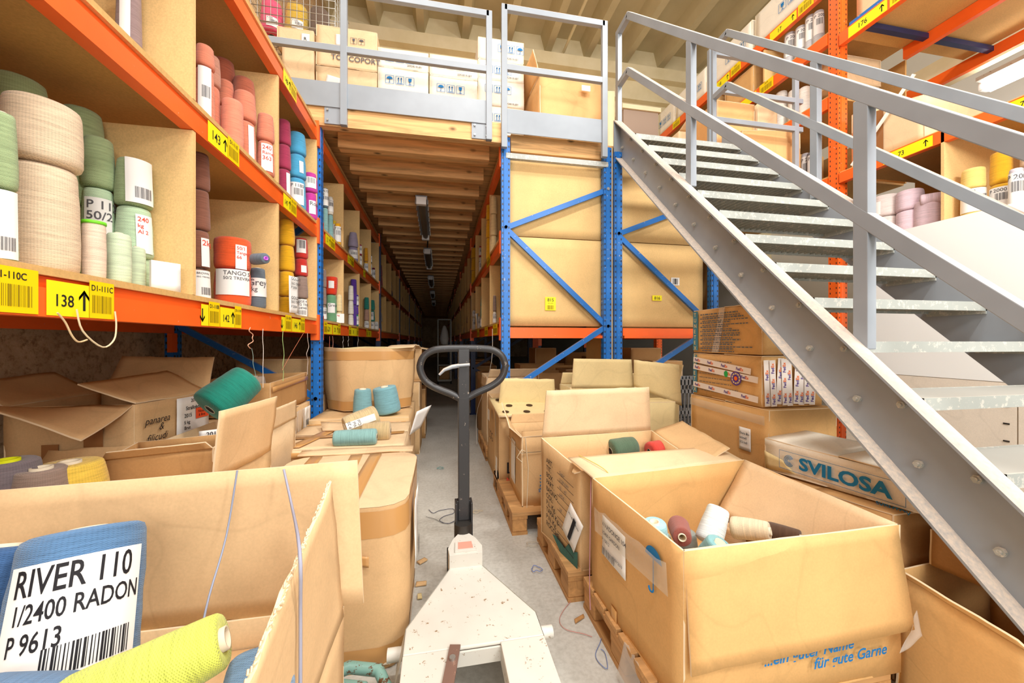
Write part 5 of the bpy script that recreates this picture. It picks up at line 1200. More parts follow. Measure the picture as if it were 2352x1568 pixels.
for u0, u1, rows, w_ in ((868, 984, ((116, 160), (161, 330)), 'left'), (987, 1097, ((131, 180), (181, 330)), 'middle'), (1098, 1203, ((92, 142), (143, 186), (187, 246), (247, 330)), 'right')):
    for i, (v0, v1) in enumerate(rows):
        last = i == len(rows)-1; nm = ['top', 'second', 'third', 'bottom'][i] if not last else 'bottom'
        t, x0, x1, zb_, zz = pbox('white carton with blue handling symbols, %s of the %s white column on the platform' % (nm, w_), u0, u1, v0, v1, YP, mat=CARDW, z0=DZ if last else None)
        m = MB(); s_ = .075
        symbols(m, (x0+(.07 if w_ != 'right' or i else .2), YP-.009, zz-.05-s_-(.02 if last else 0)), (1, 0, 0), s_, 0, ('gau' if i % 2 == 0 else 'uag')); part(t, 'handling_symbols', m, [BLUEINK], 'blue handling symbols')
        face_text(t, x1-.2, YP, zb_+.03 if not last else zz-.22, '209240 RUBY', .018, GREYINK)
a = pt(1240, 300, y=3.55); b = pt(1396, 300, y=3.55); zt_ = pt(1300, 178, y=3.55).z
t = carton('large tan box with two white stickers behind the short railing', [Vector((a.x, 3.55, zt_)), Vector((b.x, 3.6, zt_)), Vector((b.x, 4.2, zt_)), Vector((a.x-.05, 4.2, zt_))], DZ, card('tan_box', (230, 180, 122)), flaps={3: dict(len=.25, ang=12, amp=.008, **{'from': .1})}, seedv=4)
q = pt(1336, 208, y=3.535); sheet(t, q, (1, 0, 0), .09, .055, [('', .01, .1, .1)])
carton('narrow tan carton at the right end of the short railing', [pt(1394, 210, y=3.6), pt(1412, 210, y=3.6), pt(1412, 210, y=3.6)+Vector((0, .4, 0)), pt(1394, 210, y=3.6)+Vector((0, .4, 0))], DZ, CARDL, closed=True)
# cabinet standing deep on the platform
a = pt(1432, 250, y=5.6); b = pt(1512, 250, y=5.6)
t = T('metal_cabinet', 'brown-grey cabinet standing far back on the platform', 'cabinet', ((a.x+b.x)/2, 5.8, 3.06))
part(t, 'cabinet_body', MB().box(a.x, b.x, 5.6, 6.0, 3.06, a.z), [plain('cabinet_brown', (168, 148, 132), .6)]); part(t, 'top_edge', MB().box(a.x-.03, b.x+.03, 5.57, 6.02, a.z+.001, a.z+.07), [CREAM])
# boxes right of the stair head
a = pt(1648, 230, y=3.8); b = pt(1733, 228, y=3.8); carton('tan box on the platform to the right of the stair head', [a, Vector((b.x, 3.8, a.z)), Vector((b.x, 4.2, a.z)), Vector((a.x, 4.2, a.z))], 3.062, card('tan_box', (230, 180, 122)), closed=True)
a = pt(1740, 238, y=3.8); carton('second tan box on the platform leaning right of the stair head', [a, Vector((3.88, 3.8, a.z+.03)), Vector((3.88, 4.2, a.z)), Vector((a.x, 4.2, a.z))], 3.062, CARDL)
a = pt(1705, 300, y=3.52); b = pt(1838, 300, y=3.52); carton('low tan box close behind the stair head railing', [a, b, b+Vector((0, .2, 0)), a+Vector((0, .2, 0))], 3.06, card('tan_box', (230, 180, 122)), closed=True)
a = pt(1560, 300, y=4.6); carton('open tan box farther back on the platform behind the stair head', [a, a+Vector((.35, 0, 0)), a+Vector((.35, .4, 0)), a+Vector((0, .4, 0))], 3.06, CARDL, flaps={0: dict(len=.2, ang=60)})
# wire basket with cones
YB = 3.85; bx0 = pt(560, 30, y=YB).x; bx1 = pt(770, 30, y=YB).x; bz0 = pt(700, 62, y=YB).z; bz1 = bz0+.42
t = T('wire_basket', 'galvanised wire basket full of cones on the platform cartons', 'basket', ((bx0+bx1)/2, YB+.2, bz0)); m = MB(); m2 = MB()
for z in [bz0+k*.07 for k in range(7)]:
    m.tube([(bx0, YB, z), (bx1, YB, z), (bx1+.03, YB+.42, z), (bx0, YB+.42, z)], .004 if z > bz0 else .006, 5, closed=True)
k = bx0
while k < bx1: m2.tube([(k, YB, bz0), (k, YB, bz1)], .003, 4); m2.tube([(k, YB+.42, bz0), (k, YB+.42, bz1)], .003, 4); k += .055
for k in range(8): m2.tube([(bx1+.004*k, YB+.055*k, bz0), (bx1+.004*k, YB+.055*k, bz1)], .003, 4)
for k in range(8): m2.tube([(bx0, YB+.055*k+.02, bz0+.002), (bx1, YB+.055*k+.02, bz0+.002)], .003, 4)
part(t, 'horizontal_wire', m, [STEEL]); part(t, 'vertical_wire', m2, [STEEL])
for u, col, lab, r in ((625, (236, 96, 130), 'pink cone inside the wire basket', .1), (683, (214, 176, 70), 'mustard cone inside the wire basket', .11), (735, (110, 90, 76), 'dark brown cone inside the wire basket', .1)):
    p = pt(u, 40, y=YB+.2); cone(lab, (p.x, YB+.2, bz0+.015), r, .3, col, paper=dict(w=.1, z0=.1, z1=.4) if u < 700 else None)
# tall rack cartons
for i, (ya, yb) in enumerate(((3.4, 4.2), (4.25, 5.05), (5.1, 5.85), (5.9, 6.35))):
    t = carton('white carton with blue symbols in the row on the topmost beam of the tall rack', [Vector((XQ+.03, ya, 5.36)), Vector((XQ+.6, ya, 5.36)), Vector((XQ+.6, yb, 5.36)), Vector((XQ+.03, yb, 5.36))], 4.975, CARDW, closed=True, group='white cartons on the tall rack')
    m = MB(); symbols(m, (XQ+.018, ya+.45, 5.1), (0, -1, 0), .1, 0, 'gaa'); part(t, 'handling_symbols', m, [BLUEINK], 'blue handling symbols')
for lab, y0, y1, z0_, z1_, mt, x0 in (('brown carton on the third shelf of the tall rack', 4.25, 4.75, 4.425, 4.78, KRAFT, XQ+.05), ('pale carton on the second shelf of the tall rack by the orange upright', 3.3, 3.6, 3.97, 4.25, CARDL, XQ+.2),
      ('brown carton with print on the second shelf of the tall rack', 4.2, 4.7, 3.765, 4.15, KRAFT, XQ+.03), ('pale carton on the lowest shelf of the tall rack', 4.3, 5.2, 2.935, 3.4, CARDL, XQ+.05), ('tan carton far along the lowest shelf of the tall rack', 5.5, 6.1, 2.935, 3.5, CARD, XQ+.05)):
    carton(lab, rect4(x0, x0+.55, y0, y1, z1_), z0_, mt, closed=True)
t = carton('large taped beige carton on the beam above the pink cones', [Vector((XQ+.08, 2.5, 3.3)), Vector((XQ+.8, 2.5, 3.3)), Vector((XQ+.8, 3.08, 3.46)), Vector((XQ+.08, 3.08, 3.46))], 2.93, CARDL, closed=True, seedv=9)
m = MB().quad((XQ+.07, 2.9, 2.95), (XQ+.07, 2.8, 2.95), (XQ+.07, 2.8, 3.36), (XQ+.07, 2.9, 3.38)); part(t, 'tape', m, [TAPED])
m = MB().bar((XQ+.04, 3.05, 2.95), (XQ+.04, 2.55, 3.5), .02, .02); solo('white_strap', 'white bar leaning against the taped beige carton in the tall rack', 'bar', m, [PAPER], (XQ+.04, 2.6, 3.0))
carton('pale carton pile on the high shelf beside the tall orange upright', rect4(XQ+.1, XQ+.8, 2.45, 3.05, 4.8), 4.31, CARDL, closed=True)
solo('blue_bar', 'blue bar lying before the pale cartons on the high shelf', 'bar', MB().bar((XQ+.085, 3.1, 4.36), (XQ+.085, 2.5, 4.36), .02, .06), [BLUE], (XQ+.085, 2.8, 4.33))
# ---------------------------------------------------------------- left group of cartons
# A: open box in the left foreground
A = [Vector((-1.25, .42, .517)), Vector((-.25, .42, .517)), Vector((-.25, 1.1, .517)), Vector((-1.25, 1.1, .517))]
t = carton('large open cardboard box of blue and lime cones in the left foreground', A, 0, CARDI, flaps={2: dict(len=.385, ang=3, amp=.006, ragged=0, len2=.355, **{'from': -.05})}, layer=.44, seedv=3, amp=.003)
# right side flap standing up with a torn slanting edge
m = MB(); a = Vector((-.25, .42, .517)); b = Vector((-.25, 1.06, .517)); c = Vector((-.25, .955, .905)); d = Vector((-.235, .42, .775))
m.panel(a, b, c, d, .006, 20, 10, .008, 7, 0, 1, .012); part(t, 'flap', m, [CARDI, EDGE], 'side flap with a torn slanting edge')
m = MB(); rn = random.Random(2)
for i in range(160):
    q = d.lerp(c, i/159)+Vector((.002, 0, rn.uniform(-.008, .006))); m.tube([q, q+Vector((rn.uniform(-.002, .004), .006, rn.uniform(-.001, .004)))], .0018, 4)
part(t, 'torn_fringe', m, [EDGE], 'pale torn paper fringe')
JB = (86, 122, 160)
b, r, h = place(192, 288, None, 1208, .6, yc=.93)
cone('big denim blue cone with a label reading RIVER 110 in the left foreground box', Vector((-.64, .80, .58)), r*1.08, .3, JB, taper=.95, rot=(radians(-21), radians(-9), 0), seed=2,
     paper=dict(w=r*2.25, z0=.12, z1=.84, turn=-.05, squash=.62, ink=INK, lines=[('RIVER 110', .2, .06, .02), ('1/2400 RADON', .14, .08, .05), ('P 9613', .14, .08, .06), ('||', .2, .34, .0), ('P12856', .06, .5, .03)], label='large white label printed RIVER 110 with a barcode'))
b, r, h = place(-28, 200, None, 1230, .6, yc=.86)
cone('dark denim cone cut by the left edge in the foreground box', Vector((-.84, .82, .57)), .075, .28, (60, 92, 134), taper=.95, seed=4, rot=(radians(-22), 0, 0))
def lying(lab, u, v, y, r, h, col, az, el, paper=None, taper=.85, seed=0, **k):
    """a cone lying with its axis pointing to azimuth az (0 = right), raised by el; (u, v) is its middle"""
    c = pt(u, v, y=y); d = Vector((cos(az)*cos(el), sin(az)*cos(el), sin(el))); q = d.to_track_quat('Z', 'Y'); b = c-d*h/2
    return cone(lab, b, r, h, col, rot=tuple(q.to_euler()), paper=paper, taper=taper, seed=seed, **k)
lying('lime green cone lying across the foreground box', 330, 1560, .66, .05, .2, (206, 216, 92), radians(18), radians(14), seed=3)
lying('blue cone lying in the bottom left of the foreground box', 70, 1640, .66, .05, .2, JB, radians(160), radians(-5), seed=5)
lying('blue wool cone behind the torn edge of the foreground box', 585, 1640, .68, .06, .16, (120, 150, 180), radians(100), radians(40), seed=6)
cone('denim cone under the labelled one in the foreground box', (-.68, .9, .446), .07, .16, JB, seed=1); cone('denim cone standing low at the left of the foreground box', (-.85, .82, .446), .06, .13, (60, 92, 134), seed=2)
cone('denim cone lying under the lime one in the foreground box', (-.5, .72, .5), .05, .2, (96, 130, 166), rot=(radians(90), 0, .4), seed=3)
cone('grey-blue cone filling the corner of the foreground box', (-.36, .75, .446), .05, .15, (110, 140, 170), seed=3)
# B: big taped carton with rounded corners
tb, pos = tub('bulging taped carton with cut corners standing by the white pallet truck', rounded(-.74, -.12, 1.5, 2.2, .1, 3), 0, .615, CARD, bands=((.5, .6, TAPE), (.01, .09, TAPE)), seed=3, grow=.02)
m = MB()
for x in (-.42, -.62): m.panel((x, 1.52, .622), (x+.06, 1.52, .622), (x+.02, 2.18, .622), (x-.04, 2.18, .622), .0008, 3, 10, .002)
m.panel((-.36, 1.52, .624), (-.3, 1.52, .624), (-.3, 2.18, .624), (-.36, 2.18, .624), .0008, 3, 10, .002); part(tb, 'tape', m, [TAPE], 'strips of parcel tape over the lid')
m = MB().panel((-.73, 2.2, .62), (-.14, 2.2, .62), (-.14, 2.27, .63), (-.73, 2.27, .63), .005, 10, 3, .006, 3); part(tb, 'flap', m, [CARDL, EDGE], 'raised back flap')
o = Vector((-.098, 1.62, .3)); m = MB(); m.panel(o, o+Vector((0, .2, 0)), o+Vector((-.0, .22, .27)), o+Vector((.0, .03, .27)), .0008, 6, 8, .014, 5)
for i in range(6): q = o+Vector((.012, .04, .24-.02*i)); m.text('P 12%d' % (i*7+3), q, (0, 1, 0), Zv, .012, 1)
m.quad(o+Vector((.016, .05, .02)), o+Vector((.016, .1, .02)), o+Vector((.016, .1, .1)), o+Vector((.016, .05, .1)), 1); part(tb, 'paper_label', m, [PAPER, INK], 'crumpled white label')
m = MB().panel((-.3, 1.482, .41), (-.25, 1.482, .40), (-.25, 1.482, .44), (-.3, 1.482, .45), .001, 4, 4, .006); part(tb, 'torn_tape', m, [TAPE], 'loose piece of tape')
# C: carton with tape cross
C_ = [Vector((-.92, 2.34, .62)), Vector((-.2, 2.32, .62)), Vector((-.2, 2.96, .63)), Vector((-.92, 2.98, .62))]
t = carton('wide carton with crossed tape carrying the loose cones', C_, 0, CARDL, closed=True, amp=.007, seedv=2)
m = MB().panel((-.85, 2.35, .632), (-.77, 2.35, .632), (-.62, 2.95, .636), (-.7, 2.95, .636), .0008, 3, 8, .002); m.panel((-.91, 2.6, .634), (-.91, 2.54, .634), (-.22, 2.58, .636), (-.22, 2.64, .636), -.0008, 12, 2, .002); m.panel((-.9, 2.322, .575), (-.22, 2.302, .575), (-.22, 2.302, .61), (-.9, 2.322, .61), .0008, 10, 2, .001)
part(t, 'tape', m, [TAPE], 'crossed strips of parcel tape')
m = MB().panel((-.75, 2.72, .64), (-.45, 2.66, .64), (-.42, 2.8, .66), (-.8, 2.86, .67), .005, 6, 3, .004); part(t, 'flap', m, [CARDL, EDGE], 'loose raised flap')
p = pt(950, 965, y=2.75); m = MB().panel(p+Vector((-.03, 0, -.1)), p+Vector((.04, .12, -.08)), p+Vector((.12, .14, .08)), p+Vector((.02, .0, .06)), .0008, 5, 5, .01)
solo('paper_sheet', 'stiff white sheet sticking up at the aisle side of the cartons', 'paper', m, [PAPER], p)
lying('beige cone with a long white label lying on the wide carton', 830, 968, 2.62, .075, .21, (206, 184, 140), radians(205), radians(-14), taper=.9, paper=dict(w=.045, z0=.15, z1=1.0, flat=False, turn=0, lines=[('P 20', .1), ('Vol', .1), ('Col', .1)]), seed=2)
lying('second beige cone lying beside the labelled one on the wide carton', 865, 990, 2.5, .06, .17, (200, 176, 132), radians(180), 0, seed=3)
lying('sea blue cone lying in front on the wide carton', 817, 1004, 2.38, .047, .24, AQ, radians(180), 0, taper=.95, seed=4)
cone('sea blue cone standing upright beside the tilted one', Vector((pt(833, 951, y=3.09).x, 3.09, .668)), .07, .2, (122, 166, 172), seed=5)
cone('tilted wide sea blue cone leaning on the upright one', Vector((pt(893, 950, y=3.12).x, 3.12, .672)), .095, .21, (120, 168, 178), taper=.92, rot=(radians(2), radians(-9), 0), seed=6)
# D carton with E tub
D_ = rect4(-.92, -.22, 3.0, 3.8, .655)
t = carton('carton under the big eight-cornered carton', D_, 0, CARD, closed=True, seedv=5)
m = MB().panel((-.97, 2.99, .6), (-.24, 2.99, .6), (-.24, 2.99, .63), (-.97, 2.99, .63), .0008, 8, 2, 0); part(t, 'tape', m, [TAPE])
tb, pos = tub('big eight-cornered open carton with a brown tape band around its rim', rounded(-.9, -.24, 3.26, 3.85, .16, 1), .672, 1.175, CARD, closed=False, bands=((1.08, 1.15, TAPE), (.68, .75, TAPE)), seed=8, grow=.09, amp=.012)
m = MB().panel((-.42, 3.24, 1.18), (-.2, 3.28, 1.18), (-.2, 3.8, 1.2), (-.42, 3.7, 1.19), .006, 6, 6, .006); part(tb, 'flap', m, [CARDL, EDGE], 'flap folded over one corner')
# cartons on the aisle side behind
t = carton('tall carton behind the eight-cornered one at the aisle edge', rect4(-.42, -.2, 4.3, 4.85, .78), 0, CARD, closed=True)
sheet(t, (-.4, 4.29, .42), (1, 0, 0), .1, .12, [('L', .04, .2, .3)], mat=CARDL)
carton('carton on top at the aisle edge behind the eight-cornered one', rect4(-.45, -.18, 4.35, 4.9, 1.16), .79, CARD, flaps={0: dict(len=.1, ang=70), 1: dict(len=.12, ang=100)})
carton('lower carton leaning out at the aisle edge', rect4(-.4, -.16, 5.0, 5.5, .62), 0, CARDD, closed=True)
# cartons under the left rack beyond the corner post
for lab, y0, y1, a, b, x in (('lower carton with a white label just past the corner post', 3.45, 4.1, 0, .78, -.97), ('upper carton with an embossed square just past the corner post', 3.45, 4.1, .79, 1.08, -.97), ('dark carton farther along under the left shelves', 4.2, 4.9, .0, .95, -1.0)):
    t = carton(lab, rect4(-1.6, x+.02, y0, y1, b), a, CARD, closed=True)
    if 'white' in lab: sheet(t, (x+.03, 3.75, .6), (0, 1, 0), .08, .1, [('', .01, .1, .1)])
for lab, z0_, z1_, mt in (('lower crumpled carton under the left rack before the corner post', 0, .76, CARD),): pass
K1 = [Vector((-1.45, 2.5, .98)), Vector((-.97, 2.48, .985)), Vector((-.97, 3.12, 1.0)), Vector((-1.45, 3.1, .99))]
t = carton('open carton with a tape strip under the left rack before the corner post', K1, .79, CARDD, inmat=CARD, layer=.83, seedv=4)
m = MB().panel((-.961, 2.49, .93), (-.961, 3.11, .945), (-.961, 3.11, .975), (-.961, 2.49, .96), .0008, 8, 2, .001); part(t, 'tape', m, [TAPE])
t = carton('crumpled carton carrying the taped open one before the corner post', rect4(-1.45, -.95, 2.42, 3.12, .78), 0, CARD, amp=.016, closed=True, seedv=6)
m = MB()
for k in range(5): m.panel((-.93, 2.5+.1*k, .5), (-.93, 2.56+.1*k, .5), (-.93, 2.62+.1*k, .76), (-.93, 2.52+.1*k, .76), .0008, 4, 8, .012, k)
part(t, 'plastic_wrap', m, [PLASTIC], 'wrinkled plastic film')
sheet(t, (-.93, 2.95, .6), (0, 1, 0), .12, .16, [('||', .04, .1, .2)])
cone('cone wrapped in clear film inside the taped open carton', (-1.2, 2.8, .84), .08, .16, (190, 170, 150))
# J: box with the upright flap
J_ = [Vector((-1.7, 1.28, .72)), Vector((-.76, 1.28, .76)), Vector((-.74, 1.9, .745)), Vector((-1.7, 1.9, .72))]
t = carton('open box of grey and yellow cones behind the foreground box', J_, 0, CARD, seedv=6, layer=.66, flaps={1: dict(len=.24, ang=6, amp=.01, ragged=.0, skew=.0, mat=CARDI, **{'from': .29}), 2: dict(len=.06, ang=20, to=.9, ragged=.02)})
sheet(t, (-1.02, 1.89, .75), (1, 0, .1), .1, .09, [('2015', .02, .3, .7), ('Stroll', .02, .15, .4)], mat=PAPER)
for lab, u, v, r, col, tb_ in (('grey-violet yarn cone with yellow tube end behind the foreground box', 15, 1095, .085, (118, 108, 112), plain('yellow_tube', (222, 230, 30), .5)), ('bright yellow yarn cone beside the grey-violet one', 160, 1096, .1, (232, 196, 80), CORE), ('taupe yarn cone between the grey and the yellow ones', 95, 1112, .07, (150, 130, 118), CORE)):
    p = pt(u, v, y=1.42 if r < .1 else 1.5); cone(lab, (p.x, p.y, .668), r, max(.1, p.z-.668+.05), col, taper=.8, tube=tb_, seed=int(r*100))
carton('crushed brown box edge lying between the two open boxes', [Vector((-1.2, 1.64, .8)), Vector((-.85, 1.67, .82)), Vector((-.85, 1.84, .84)), Vector((-1.2, 1.82, .82))], .672, CARDD, amp=.014, flaps={0: dict(len=.03, ang=20)})
# G: carton with handwriting
carton('carton buried beneath the handwritten one', rect4(-1.85, -1.2, 1.96, 2.5, .695), 0, CARDD, closed=True)
G = [Vector((-1.78, 1.97, .955)), Vector((-1.3, 1.95, .955)), Vector((-1.27, 2.44, .945)), Vector((-1.78, 2.44, .955))]
t = carton('open brown carton with handwritten white label under the left shelves', G, .705, CARD, seedv=4, flaps={0: dict(len=.2, len2=.3, ang=72, ang2=112, amp=.01, skew=-.03, curl=-.03), 1: dict(len=.24, ang=-68, ang2=-60, amp=.008, skew=.0), 2: dict(len=.22, ang=30, amp=.01), 3: dict(len=.22, ang=60, amp=.01)})
r_ = (G[2]-G[1]).normalized(); nl = r_.cross(Zv); o = G[1]+nl*.012
m = MB()
for s_, dx, dz in (('panarea', .04, .1), ('&', .12, .135), ('filicudi', .05, .18)): m.text(s_, o+r_*dx-Zv*dz, r_, Zv, .034, 0, shear=.3)
part(t, 'handwriting', m, [INK], 'black handwriting')
sheet(t, o+r_*.23-Zv*.24+nl*.0005, r_, .24, .235, [('2013', .018, .4, .88), ('Strallobzaren', .02, .25, .72), ('2015', .02, .2, .56), ('5 kg', .018, .2, .42), ('Brut', .018, .2, .3), ('Strallobzeni', .022, .06, .1)])
m = MB(); q = o+r_*.36-Zv*.125+nl*.007; m.quad(q, q+r_*.1, q+r_*.1+Zv*.055, q+Zv*.055, 0); m.text('Filicudi', q+nl*.001+r_*.015+Zv*.03, r_, Zv, .014, 1); m.text('& Brut', q+nl*.001+r_*.02+Zv*.01, r_, Zv, .014, 1); part(t, 'orange_label', m, [plain('fluorescent_orange', (250, 92, 50), .5), INK], 'bright orange label')
m = MB(); q = G[0].lerp(G[1], .62)+Vector((0, -.012, -.2)); m.quad(q, q+Vector((.07, 0, 0)), q+Vector((.07, 0, .19)), q+Vector((0, 0, .19))); q = G[0].lerp(G[1], .3)+Vector((0, -.012, -.24)); m.quad(q, q+Vector((.06, 0, 0)), q+Vector((.06, 0, .08)), q+Vector((0, 0, .08))); part(t, 'tape', m, [TAPED], 'brown parcel tape')
# teal cone leaning
carton('carton of loose cones under the leaning teal cone', [Vector((-1.18, 1.95, .8)), Vector((-.8, 1.95, .8)), Vector((-.8, 2.38, .8)), Vector((-1.18, 2.38, .8))], 0, CARDL, layer=.72, flaps={1: dict(len=.1, ang=5)})
lying('large teal cone leaning on its side under the left shelf', 528, 903, 2.12, .098, .22, (30, 128, 110), radians(52), radians(38), taper=.86, seed=3)
cone('small grey spool with a blue rim behind the teal cone', (-.93, 2.28, .735), .045, .14, (190, 186, 170), tube=plain('blue_rim', (110, 120, 190), .5)); cone('bright green-topped spool beside the teal cone', (-.87, 2.1, .735), .035, .11, (90, 200, 110))
# rusty ball, sacks deep under the shelf
m = MB(); m.lathe([(.01, 0), (.2, .03), (.24, .1), (.18, .17), (.01, .2)], 20, 0, Matrix.Translation((-1.72, 2.75, .72)), .3, 3)
solo('dark_sack', 'dark slumped sack under the left shelves behind the handwritten carton', 'sack', m, [plain('dark_sack', (92, 74, 66), .9)], (-1.72, 2.75, .72))
carton('carton under the dark slumped sack', rect4(-1.95, -1.5, 2.5, 3.1, .715), 0, CARDD, closed=True)

# ---------------------------------------------------------------- pallet truck
AX = .125; t = T('pallet_truck', 'worn white hand pallet truck with a black loop handle in the aisle', 'pallet truck', (AX, 1.6, 0))
m = MB(); zc = .2
def slab(m, poly, z0_, z1_, mi=0):
    n_ = len(poly); vs = [(x, y, z0_) for x, y in poly]+[(x, y, z1_) for x, y in poly]
    m.add(vs, [tuple(range(n_))[::-1], tuple(range(n_, 2*n_))]+[(i, (i+1) % n_, n_+(i+1) % n_, n_+i) for i in range(n_)], mi)
hw0, hw1 = .24, .055
slab(m, [(AX-hw0, 1.3), (AX+hw0, 1.3), (AX+hw0, 1.42), (AX+hw1, 1.8), (AX-hw1, 1.8), (AX-hw0, 1.42)], zc-.012, zc)
for sg in (-1, 1):
    vs = [(AX+sg*hw0, 1.3, zc), (AX+sg*hw0, 1.42, zc), (AX+sg*hw1, 1.8, zc), (AX+sg*(hw1+.02), 1.8, .08), (AX+sg*(hw0+.03), 1.42, .08), (AX+sg*(hw0+.03), 1.3, .08)]
    m.add(vs, [(0, 1, 4, 5), (1, 2, 3, 4)])
part(t, 'chassis', m, [WHITEP], bevel=.005)
for sg in (-1, 1):
    x0 = AX+sg*.24; x1 = AX+sg*.085; xa, xb = min(x0, x1), max(x0, x1)
    m = MB().box(xa, xb, .25, 1.3, zc-.01, zc); m.box(xa, xa+.006, .25, 1.3, zc-.07, zc-.01); m.box(xb-.006, xb, .25, 1.3, zc-.07, zc-.01); part(t, 'fork', m, [WHITEP], bevel=.003)
    m = MB().tube([(AX+sg*.24, 1.4, .13), (AX+sg*.3, 1.4, .13)], .022, 14); part(t, 'axle_end', m, [WHITEP])
part(t, 'cross_plate', MB().box(AX-.085, AX+.085, 1.292, 1.3, zc-.06, zc-.012), [WHITEP])
m = MB(); cap = [(AX-.075, 1.76), (AX+.075, 1.76), (AX+.08, 1.82), (AX+.055, 1.9), (AX+.02, 1.96), (AX-.02, 1.96), (AX-.055, 1.9), (AX-.08, 1.82)]
slab(m, cap, .17, .26); slab(m, [(AX-.05, 1.775), (AX+.05, 1.775), (AX+.045, 1.86), (AX-.045, 1.86)], .26, .268); slab(m, [(AX-.035, 1.79), (AX+.035, 1.79), (AX+.032, 1.85), (AX-.032, 1.85)], .268, .2695, 1)
part(t, 'pump_cover', m, [WHITEP, plain('faded_red_sticker', (226, 150, 132), .6)], 'stepped nose cover with a faded red sticker', bevel=.01)
m = MB(); m.tube([(AX, 1.98, .06), (AX, 1.98, .3)], .045, 16); part(t, 'pump', m, [DARKST])
for sg in (-1, 1): part(t, 'wheel', MB().tube([(AX+sg*.03, 1.98, .085), (AX+sg*.08, 1.98, .085)], .085, 24), [plain('rubber', (46, 44, 42), .8)])
HX, HY = .13, 2.02
m = MB()
for sg in (-1, 1): m.box(HX+sg*.04-.005, HX+sg*.04+.005, HY-.045, HY+.03, .16, .4)
m.box(HX-.036, HX+.036, HY-.01, HY+.03, .22, .4); part(t, 'handle_bracket', m, [BLACKP], bevel=.003)
m = MB().box(HX-.028, HX+.03, HY-.018, HY+.018, .3, 1.19); part(t, 'handle_shaft', m, [BLACKP], 'scratched black shaft', bevel=.004)
pts = []
zc_ = 1.085; W2 = .215
ctrl = [(-.0, -.155), (-.07, -.125), (-.15, -.09), (-.2, -.05), (-.222, .01), (-.205, .065), (-.16, .098), (-.1, .108), (0, .11), (.1, .108), (.16, .098), (.205, .065), (.222, .01), (.2, -.05), (.15, -.09), (.07, -.125)]
def cr(P, n_=5, closed=True):
    N = len(P); out = []
    for i in range(N):
        p0, p1, p2, p3 = [Vector(P[(i+k-1) % N]) for k in range(4)]
        for j in range(n_):
            s_ = j/n_; out.append(.5*((2*p1)+(p2-p0)*s_+(2*p0-5*p1+4*p2-p3)*s_**2+(3*p1-p0-3*p2+p3)*s_**3))
    return out
m = MB().tube([(HX+x, HY, zc_+z) for x, z in cr(ctrl)], .0185, 14, closed=True)
part(t, 'handle_loop', m, [BLACKP], 'black tubular loop grip')
m = MB().tube([(HX-.025, HY-.025, 1.105), (HX-.06, HY-.03, 1.1), (HX-.1, HY-.035, 1.085), (HX-.125, HY-.035, 1.06)], .009, 8, rs=[.011, .011, .009, .006]); m.tube([(HX-.04, HY-.03, 1.105), (HX+.03, HY-.03, 1.11)], .008, 8); part(t, 'release_lever', m, [GREY], 'pale grey release lever')
q = pt(1008, 1520, z=zc+.004); m = MB(); d = Vector((.19, .98, 0)).normalized(); q = Vector((.045, 1.245, zc+.006)); m.bar(q-d*.25, q+d*.06, .036, .008); m.tube([(q.x, q.y, q.z), (q.x, q.y, q.z+.012)], .01, 12, 1)
solo('steel_strip', 'rusty flat steel strip with a rivet lying on the truck fork', 'steel strip', m, [RUST, STEEL], q)
# painted tube frame cut by the bottom edge
m = MB(); P_ = [Vector((-.5, 1.33, .1)), Vector((-.3, 1.4, .11)), Vector((-.2, 1.38, .1)), Vector((-.155, 1.3, .08)), Vector((-.152, 1.16, .03))]
m.tube(P_, .02, 12); m.tube([p+Vector((-.04, -.06, 0)) for p in P_[:4]], .018, 12); m.tube([p+Vector((-.08, -.12, -.02)) for p in P_[:4]], .018, 12)
solo('tube_frame', 'chipped turquoise tube frame lying by the truck at the bottom edge', 'metal frame', m, [painted('turquoise_paint', (120, 160, 150), chip=(96, 64, 40), amount=.55)], (-.2, 1.2, .04))

# ---------------------------------------------------------------- strings, waste yarn, scraps
def strand(label, pts, r, rgb, group=None, cat='yarn strand', smooth=4):
    P = [Vector(p) for p in pts]; out = []
    for i in range(len(P)-1):
        p0 = P[max(0, i-1)]; p1 = P[i]; p2 = P[i+1]; p3 = P[min(len(P)-1, i+2)]
        for j in range(smooth):
            s_ = j/smooth; out.append(.5*((2*p1)+(p2-p0)*s_+(2*p0-5*p1+4*p2-p3)*s_**2+(3*p1-p0-3*p2+p3)*s_**3))
    out.append(P[-1]); return solo('yarn_strand', label, cat, MB().tube(out, r, 6), [plain('strand_%d_%d_%d' % rgb, rgb, .9)], P[0], group)
strand('blue-grey strand running over the left foreground box flap to the lime cone', [pt(545, 1080, y=1.09), pt(520, 1230, y=1.06), pt(480, 1370, y=.95), pt(457, 1480, y=.78)], .0022, (150, 158, 180))
strand('blue-grey strand hanging over the torn side flap of the foreground box', [pt(652, 1078, y=1.085), pt(670, 1160, y=1.0), pt(688, 1260, x=-.232), pt(690, 1400, x=-.232), pt(690, 1570, x=-.232)], .003, (160, 160, 178))
strand('grey strand lying across the RIVER label', [pt(170, 1310, y=.83), pt(150, 1400, y=.83), pt(110, 1510, y=.82)], .0018, (120, 124, 140))
XE = XL+.012
def hang(label, u, v0, v1, rgb, r=.0016, wig=4, x=XE, du=0):
    rn = random.Random(u); n_ = 6
    strand(label, [pt(u+du*k/n_+(rn.uniform(-wig, wig) if 0 < k < n_ else 0), v0+(v1-v0)*k/n_, x=x) for k in range(n_+1)], r, rgb)
strand('beige knotted strand looping under the beam numbered 138, left end', [pt(132, 718, x=XE), pt(150, 740, x=XE), pt(165, 770, x=XE), pt(180, 785, x=XE), pt(200, 780, x=XE)], .0022, (216, 188, 144))
